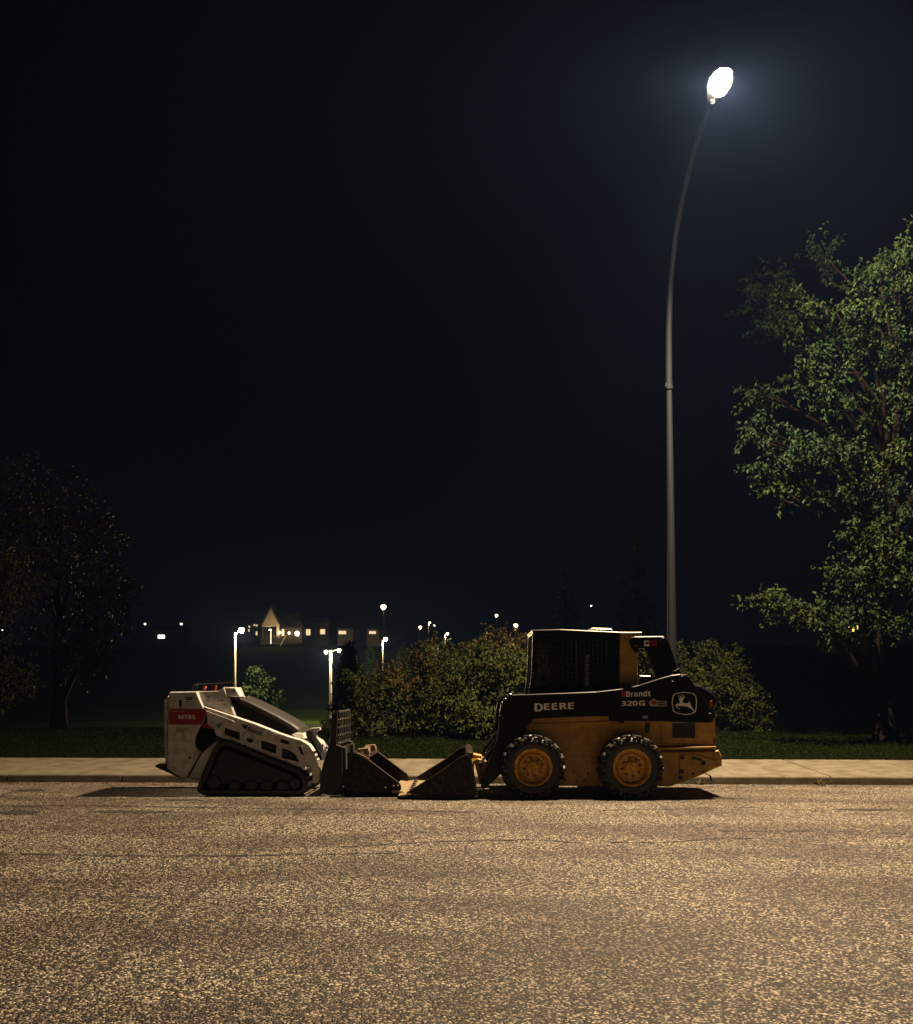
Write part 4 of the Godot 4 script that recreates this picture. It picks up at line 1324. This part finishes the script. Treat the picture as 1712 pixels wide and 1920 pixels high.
func build_street_lamp() -> void:
	var foot := P(1262, 1400, 14.9)
	foot.y = ground_y(foot.x, 14.9)
	var t := thing("street_lamp", "tall grey davit street lamp glowing above the road behind the yellow loader", "street lamp", foot)
	var st := S()
	var neck := P(1254.5, 722, 14.9)
	tube(st, [foot, P(1260, 1215, 14.9), P(1257.5, 960, 14.9), neck], [0.085, 0.076, 0.06, 0.047], 14)
	obj("pole", st, M.bronze_pole, t)
	st = S()
	lathe(st, foot, [Vector2(0, 0.03), Vector2(0.16, 0.03), Vector2(0.17, 0.02), Vector2(0.17, -0.05)], 24, Basis(Vector3(1, 0, 0), -PI / 2))
	obj("base_flange", st, M.bronze_pole, t)
	st = S()
	var pts := []
	for q in [[1254.3, 727, 14.9], [1254, 620, 14.9], [1257, 535, 14.88], [1266, 445, 14.72], [1277, 385, 14.45], [1290, 328, 14.0], [1306, 268, 13.35], [1322, 222, 12.75], [1336, 190, 12.3]]:
		pts.append(P(q[0], q[1], q[2]))
	tube(st, pts, [0.056, 0.05, 0.047, 0.044, 0.042, 0.04, 0.038, 0.036, 0.034], 14)
	obj("curved_arm", st, M.bronze_pole, t)
	st = S()
	lathe(st, P(1254.3, 727, 14.9), [Vector2(0.05, 0.06), Vector2(0.064, 0.055), Vector2(0.066, -0.03), Vector2(0.05, -0.04)], 16, Basis(Vector3(1, 0, 0), -PI / 2))
	obj("sleeve", st, M.bronze_pole, t)
	st = S()
	box(st, P(1249, 722, 14.85), Vector3(0.03, 0.08, 0.03), Basis(), 0.006)
	obj("sleeve_lug", st, M.bronze_pole, t)
	# cobra head: a flattened housing with a dropped lens below
	var c := P(1349, 166, 11.9)
	st = S()
	var hp := [[-0.42, 0.05, 0.045], [-0.3, 0.09, 0.06], [-0.1, 0.145, 0.08], [0.08, 0.155, 0.085], [0.2, 0.12, 0.07], [0.26, 0.07, 0.045]]
	var rings := []
	for h in hp:
		var ring := []
		for k in 16:
			var a := TAU * k / 16
			ring.append(c + Vector3(cos(a) * h[1], 0.1 + maxf(sin(a), -0.12) * h[2] * 1.4, h[0]))
		rings.append(ring)
	for i in rings.size() - 1:
		for k in 16:
			var l := (k + 1) % 16
			var cen: Vector3 = c + Vector3(0, 0.12, hp[i][0])
			quad(st, rings[i][k], rings[i][l], rings[i + 1][l], rings[i + 1][k], rings[i][k] - cen)
	for e in [0, 5]:
		for k in 14:
			tri(st, rings[e][0], rings[e][k + 1], rings[e][(k + 2) % 16], Vector3(0, 0, 1 if e else -1))
	obj("housing", st, M.bronze_pole, t)
	st = S()
	tube(st, [pts[-1], c + Vector3(0, 0.12, -0.38)], [0.034, 0.03], 12)
	obj("arm_joint", st, M.bronze_pole, t)
	# dropped lens and, round its house side, an added smoked shield cutting the rearward light
	var mid := c + Vector3(0, 0.06, 0.06)
	var semi := Vector3(0.15, 0.15, 0.2)
	st = S()
	for i in 8:
		for k in 16:
			var vs := []
			for q in [[i, k], [i, k + 1], [i + 1, k + 1], [i + 1, k]]:
				var el: float = lerpf(0.12, -0.86, q[0] / 8.0)
				var az: float = lerpf(deg_to_rad(-162), deg_to_rad(-40), q[1] / 16.0)
				vs.append(Vector3(cos(el) * cos(az), sin(el), cos(el) * sin(az)))
			quad(st, mid + vs[0] * semi * 1.08, mid + vs[1] * semi * 1.08, mid + vs[2] * semi * 1.08, mid + vs[3] * semi * 1.08, vs[0] + vs[2])
	obj("added_light_shield", st, M.added_shield, t)
	var lr := S()
	var nn := 10
	for i in nn:
		for k in 24:
			var vs := []
			var ns := []
			for q in [[i, k], [i, k + 1], [i + 1, k + 1], [i + 1, k]]:
				var ph: float = PI / 2 * q[0] / nn
				var a: float = TAU * q[1] / 24
				var d := Vector3(sin(ph) * cos(a), -cos(ph), sin(ph) * sin(a))
				vs.append(mid + d * semi)
				ns.append((d / semi).normalized())
			smooth4(lr, vs[0], vs[1], vs[2], vs[3], ns[0], ns[1], ns[2], ns[3])
	obj("lens", lr, M.lamp_glow, t)
	omni(t, mid + Vector3(0, -0.01, 0), 335.0, Color(1.0, 0.865, 0.69), 0.05)


# a lamp further off: pole top row, head pixel, distance
func far_lamp(label: String, pole: float, top: float, head: Array, d: float, r: float, hs: float, energy: float, pale := true, double := false) -> void:
	var tp := P(pole, top, d)
	var gy := ground_y(tp.x, d)
	var foot := Vector3(tp.x, gy - 0.05, -d)
	var t := thing("park_lamp", label, "street lamp", foot, "lamps in the park and on the far hill")
	var st := S()
	tube(st, [foot, tp], [r, r * 0.75], 10)
	obj("pole", st, M.trim if pale else M.galvanised, t)
	var heads := [head]
	if double:
		heads.append([pole - (head[0] - pole) * 0.55, head[1] + 3])
	for h in heads:
		var hp := P(h[0], h[1], d)
		st = S()
		tube(st, [tp + Vector3(0, -0.1, 0), hp + Vector3(0, hs * 0.9, 0)], [r * 0.5, r * 0.4], 6)
		obj("bracket", st, M.galvanised, t)
		st = S()
		lathe(st, hp + Vector3(0, hs * 0.75, 0), [Vector2(0, 0.4 * hs), Vector2(hs * 0.8, 0.15 * hs), Vector2(hs * 1.05, -0.05 * hs), Vector2(0, -0.05 * hs)], 14, Basis(Vector3(1, 0, 0), -PI / 2))
		obj("hood", st, M.galvanised, t)
		st = S()
		lathe(st, hp, [Vector2(0, hs * 0.68), Vector2(hs * 0.6, hs * 0.66), Vector2(hs * 0.85, hs * 0.4), Vector2(hs * 0.95, 0), Vector2(hs * 0.7, -hs * 0.55), Vector2(hs * 0.35, -hs * 0.85), Vector2(0, -hs * 0.92)], 14, Basis(Vector3(1, 0, 0), -PI / 2))
		obj("lens", st, M.far_glow, t)
		if energy > 0:
			omni(t, hp + Vector3(0, -hs * 1.3, 0), energy, Color(1.0, 0.86, 0.62), hs * 0.5)


func build_far_lamps() -> void:
	far_lamp("path lamp on a pale pole right behind the white loader", 440, 1186, [453, 1181], 34.5, 0.065, 0.13, 46.0)
	far_lamp("twin headed path lamp standing on the lit lawn by the fork frame", 620, 1219, [636, 1219], 52.0, 0.08, 0.13, 55.0, true, true)
	far_lamp("path lamp with short pale pole above the shrub row", 716.5, 1200, [723, 1198], 66.0, 0.09, 0.17, 30.0)
	far_lamp("tall dark lamp post rising highest above the far houses", 719.5, 1143, [719, 1138], 120.0, 0.11, 0.4, 9.0, false)
	far_lamp("distant pale lamp pole with a tiny head up the slope", 803.5, 1166, [806.5, 1167], 120.0, 0.12, 0.12, 7.0)
	far_lamp("distant round lamp on a dark post beside the tiny headed pale pole", 787, 1180, [788, 1176], 130.0, 0.07, 0.25, 4.0, false)
	far_lamp("distant small lamp beside a lit treetop", 812, 1176, [814, 1173], 130.0, 0.08, 0.16, 4.0, false)
	far_lamp("distant lamp on a short pale pole just above the shrubs", 834, 1189, [839, 1188], 100.0, 0.1, 0.17, 8.0)
	far_lamp("lone lamp high above the tall red tipped shrub", 931, 1158, [931, 1154], 130.0, 0.07, 0.24, 4.0, false)
	far_lamp("distant lamp with a wide flat white head above the red shoots", 966, 1176, [967, 1173], 110.0, 0.06, 0.3, 3.0, false)
	far_lamp("tiny lone lamp far behind the yellow loader's cab", 1108.5, 1139, [1108.5, 1136], 170.0, 0.08, 0.18, 0.0, false)
	far_lamp("small faint lamp on a post near the white far window", 272, 1172, [272, 1170], 190.0, 0.08, 0.24, 0.0, false)
	far_lamp("bright lamp on a post near the white far window", 340, 1172, [340, 1170], 190.0, 0.08, 0.26, 0.0, false)
	far_lamp("tiny lamp under the dim drooping tree", 160, 1197, [160, 1194.5], 170.0, 0.08, 0.2, 0.0, false)
	far_lamp("tiny lamp beyond the dim low tree on the dark lawn", 5, 1184, [5, 1181], 170.0, 0.08, 0.16, 0.0, false)
	far_lamp("lit pole lamp just over the red shoots of the tallest shrub", 911.5, 1188, [914, 1187], 90.0, 0.07, 0.08, 4.0)


# ---------- far houses ----------
func house_part(t: Node3D, called: String, a: Array, d0: float, d1: float, m: Material, b := 0.0) -> MeshInstance3D:
	return obj(called, pslab(a, d0, d1, b), m, t)


func window(t: Node3D, x0: float, y0: float, x1: float, y1: float, d: float, cols: int, m: Material) -> void:
	var w := obj("window", pslab([x0 - 0.8, y0 - 0.8, x1 + 0.8, y0 - 0.8, x1 + 0.8, y1 + 0.8, x0 - 0.8, y1 + 0.8], d - 0.06, d + 0.02, 0.0), M.trim, t)
	for k in cols:
		var a := lerpf(x0, x1, float(k) / cols) + 0.25
		var b := lerpf(x0, x1, float(k + 1) / cols) - 0.25
		obj("pane", pslab([a, y0, b, y0, b, y1, a, y1], d - 0.09, d - 0.03, 0.0), m, w)


func build_houses() -> void:
	# gabled house with lit porch
	var d := 150.0
	var foot := P(510, 1212, d)
	foot.y = ground_y(foot.x, d)
	var t := thing("gabled_house", "house with lit pointed gable and veranda on the far hill", "house", foot)
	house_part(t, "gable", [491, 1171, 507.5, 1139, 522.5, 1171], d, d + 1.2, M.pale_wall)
	house_part(t, "gable_roof", [488, 1172, 508, 1132, 527, 1172, 524.5, 1172, 508, 1137, 490.5, 1172], d - 0.6, d + 9.0, M.shingle)
	house_part(t, "wall", [491, 1175, 566, 1177, 566, 1216, 491, 1216], d + 6.0, d + 12.0, M.siding)
	house_part(t, "main_roof", [520, 1176, 530, 1150, 560, 1150, 570, 1177], d + 5.0, d + 13.0, M.shingle)
	house_part(t, "dormer", [532, 1152, 546, 1152, 546, 1164, 532, 1164], d + 4.5, d + 6.0, M.siding)
	house_part(t, "dormer_roof", [530, 1152, 532, 1147, 547, 1147, 549, 1152], d + 4.2, d + 6.0, M.shingle)
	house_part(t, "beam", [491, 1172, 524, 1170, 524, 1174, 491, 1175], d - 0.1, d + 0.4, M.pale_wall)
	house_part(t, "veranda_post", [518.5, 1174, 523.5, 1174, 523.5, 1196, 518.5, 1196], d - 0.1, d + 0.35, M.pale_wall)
	house_part(t, "veranda_post", [491, 1175, 493.5, 1175, 493.5, 1196, 491, 1196], d + 2.6, d + 2.95, M.siding)
	house_part(t, "deck", [487, 1205, 560, 1205, 560, 1208, 487, 1208], d - 0.5, d + 6.0, M.siding)
	house_part(t, "deck_skirt", [489, 1208, 558, 1208, 558, 1222, 489, 1222], d - 0.2, d + 6.0, M.shingle)
	var x := 488.0
	while x < 558:
		house_part(t, "baluster", [x, 1193, x + 0.6, 1193, x + 0.6, 1205, x, 1205], d - 0.4, d - 0.35, M.siding)
		x += 2.6
	house_part(t, "railing", [487, 1192, 558, 1192, 558, 1193.2, 487, 1193.2], d - 0.43, d - 0.32, M.siding)
	house_part(t, "stair_rail", [524, 1211, 535, 1192, 537, 1192, 526.5, 1211], d - 0.8, d - 0.7, M.trim)
	for l in [[525, 1186, 0.2, d - 0.2, 2.0], [542, 1187, 0.2, d + 5.6, 0.5], [557, 1188, 0.4, d + 5.0, 0.9], [505, 1181, 0.1, d + 1.0, 1.5]]:
		var st := S()
		var p := P(l[0], l[1], l[3])
		lathe(st, p, [Vector2(0, l[2] * 1.2), Vector2(l[2] * 0.8, l[2] * 0.8), Vector2(l[2], 0), Vector2(l[2] * 0.7, -l[2]), Vector2(0, -l[2] * 1.3)], 12, Basis(Vector3(1, 0, 0), -PI / 2))
		obj("porch_light", st, M.far_glow, t)
		omni(t, p + Vector3(0, 0, 0.7), l[4], Color(1.0, 0.85, 0.62), 0.2)
	var fl := P(508, 1178, d - 3.0)
	omni(t, fl, 6.0, Color(1.0, 0.85, 0.62), 0.15)
	var fst := S()
	lathe(fst, fl + Vector3(0, -0.25, 0), [Vector2(0, 0.1), Vector2(0.07, 0.08), Vector2(0.08, -0.05), Vector2(0, -0.1)], 10, Basis(Vector3(1, 0, 0), -PI / 2))
	tube(fst, [fl + Vector3(0, -0.3, 0), fl + Vector3(0, -2.6, 0.0)], [0.03], 6)
	obj("gable_flood_lamp", fst, M.far_glow, t)
	window(t, 528, 1180, 533, 1192, d + 6.0, 1, M.window_glow)
	# neighbouring houses with lit windows
	for h in [
		[572, 616, 1166, 1210, 160.0, [[573, 1180, 582, 1191, 3], [600.5, 1180, 609.5, 1189, 2]], M.siding, "dark house with two lit windows beside the gabled house"],
		[459, 487, 1168, 1206, 168.0, [[466, 1173.5, 469, 1176.5, 1], [465.5, 1180, 468, 1184, 1], [475.5, 1170.8, 478.5, 1173.5, 1], [480, 1171.5, 483, 1174, 1], [479.5, 1184, 482.5, 1191, 1]], M.siding, "narrow dark house with five tiny lit windows beside the gabled house"],
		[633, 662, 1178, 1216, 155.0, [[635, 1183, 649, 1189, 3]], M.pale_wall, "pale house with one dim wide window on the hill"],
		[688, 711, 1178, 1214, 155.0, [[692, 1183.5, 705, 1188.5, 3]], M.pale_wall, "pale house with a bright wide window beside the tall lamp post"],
		[285, 330, 1180, 1215, 180.0, [[296, 1190.5, 309, 1197, 2]], M.siding, "dark house with one white lit window at the foot of the far hill"],
		[800, 826, 1207, 1230, 120.0, [[809, 1215, 822, 1222, 2]], M.siding, "low house whose lit window shows just over the reddish shrub"],
		[1585, 1625, 1165, 1195, 120.0, [[1590, 1174, 1593, 1177, 1], [1605, 1173, 1609, 1180, 1], [1597, 1179, 1602, 1184, 1]], M.siding, "far house with small yellow windows seen under the big tree"],
	]:
		d = h[4]
		foot = P((h[0] + h[1]) / 2.0, h[3], d)
		foot.y = ground_y(foot.x, d)
		var hs := thing("house", h[7], "house", foot, "houses on the far hill")
		var gpx: float = CY + (EYE - foot.y) * F / d + 4
		var low := maxf(h[3], gpx)
		house_part(hs, "wall", [h[0], h[2] + 1, h[1], h[2] + 1, h[1], low, h[0], low], d, d + 8.0, h[6])
		house_part(hs, "roof", [h[0] - 2, h[2] + 1, h[0] + 3, h[2] - 7, h[1] - 3, h[2] - 7, h[1] + 2, h[2] + 1], d - 0.5, d + 8.5, M.shingle)
		for w in h[5]:
			window(hs, w[0], w[1], w[2], w[3], d, w[4], M.yellow_glow if h[0] == 1585 else (M.white_glow if h[0] in [285, 955] else M.window_glow))


# ---------- litter and weeds at the kerb ----------
func build_small() -> void:
	var k := 0
	for w in [[1537, 1468, "weed tuft in the kerb joint beside the pavement crack"], [1311, 1468, "weed tuft at the kerb foot under the loader's tail"]]:
		var p := P(w[0], w[1], 11.6)
		p.y = road_y(11.6) + 0.004
		var t := thing("weed", w[2], "weed", p)
		rng.seed = 700 + k
		var pos := PackedVector3Array()
		var nor := PackedVector3Array()
		var col := PackedColorArray()
		for i in 26:
			var a := rng.randf() * TAU
			var ld := Vector3(cos(a), rng.randf_range(0.2, 1.0), sin(a) * 0.5).normalized()
			var v := rng.randf_range(0.7, 1.2)
			leaf(pos, nor, col, p + Vector3(cos(a) * 0.02, 0.005, sin(a) * 0.01), ld, Vector3.UP, rng.randf_range(0.04, 0.11), 0.016, Color(0.16 * v, 0.13 * v, 0.05 * v))
		leaf_mesh("leaves", t, pos, nor, col)
		k += 1
	# dead leaves and grit along the gutter
	rng.seed = 740
	var pos2 := PackedVector3Array()
	var nor2 := PackedVector3Array()
	var col2 := PackedColorArray()
	for i in 420:
		var x := rng.randf_range(-7.0, 7.5)
		var d := 11.63 - absf(rng.randfn()) * 0.16
		var a := rng.randf() * TAU
		var v := rng.randf_range(0.5, 1.3)
		leaf(pos2, nor2, col2, Vector3(x, road_y(d) + 0.006, -d), Vector3(cos(a), 0.12, sin(a)).normalized(), Vector3.UP, rng.randf_range(0.012, 0.035), 0.014, Color(0.12 * v, 0.085 * v, 0.05 * v))
	var arr := Node3D.new()
	arr.name = "gutter_litter"
	arr.set_meta("kind", "stuff")
	arr.set_meta("label", "scattered dry leaf bits along the kerb foot")
	arr.set_meta("category", "litter")
	add_child(arr)
	leaf_mesh("litter_bits", arr, pos2, nor2, col2)


func _ready() -> void:
	var cam := Camera3D.new()
	cam.name = "camera"
	add_child(cam)
	cam.position = Vector3(0, EYE, 0)
	cam.rotation.y = YAW
	var near := 0.1
	cam.set_frustum(1920.0 / F * near, Vector2(0, (CY - 960.0) / F * near), near, 900.0)
	cam.current = true
	var env := Environment.new()
	env.background_mode = Environment.BG_SKY
	var sky := Sky.new()
	var sm := ProceduralSkyMaterial.new()
	sm.sky_top_color = Color(0.0006, 0.0007, 0.0013).linear_to_srgb()
	sm.sky_horizon_color = Color(0.0009, 0.001, 0.0018).linear_to_srgb()
	sm.ground_horizon_color = Color(0.002, 0.002, 0.002).linear_to_srgb()
	sm.ground_bottom_color = Color(0.002, 0.002, 0.002).linear_to_srgb()
	sky.sky_material = sm
	env.sky = sky
	env.tonemap_mode = Environment.TONE_MAPPER_LINEAR
	env.tonemap_exposure = 1.0
	env.fog_enabled = true
	env.fog_density = 0.00042
	env.fog_light_color = Color(0.52, 0.68, 1.0)
	env.sdfgi_enabled = true
	env.ssao_enabled = true
	env.ssil_enabled = true
	var we := WorldEnvironment.new()
	we.name = "environment"
	we.environment = env
	add_child(we)
	materials()
	build_ground()
	build_street_lamp()
	build_far_lamps()
	build_houses()
	build_plants()
	build_grass()
	build_wheeled_loader()
	build_track_loader()
	build_loose_bucket()
	build_small()
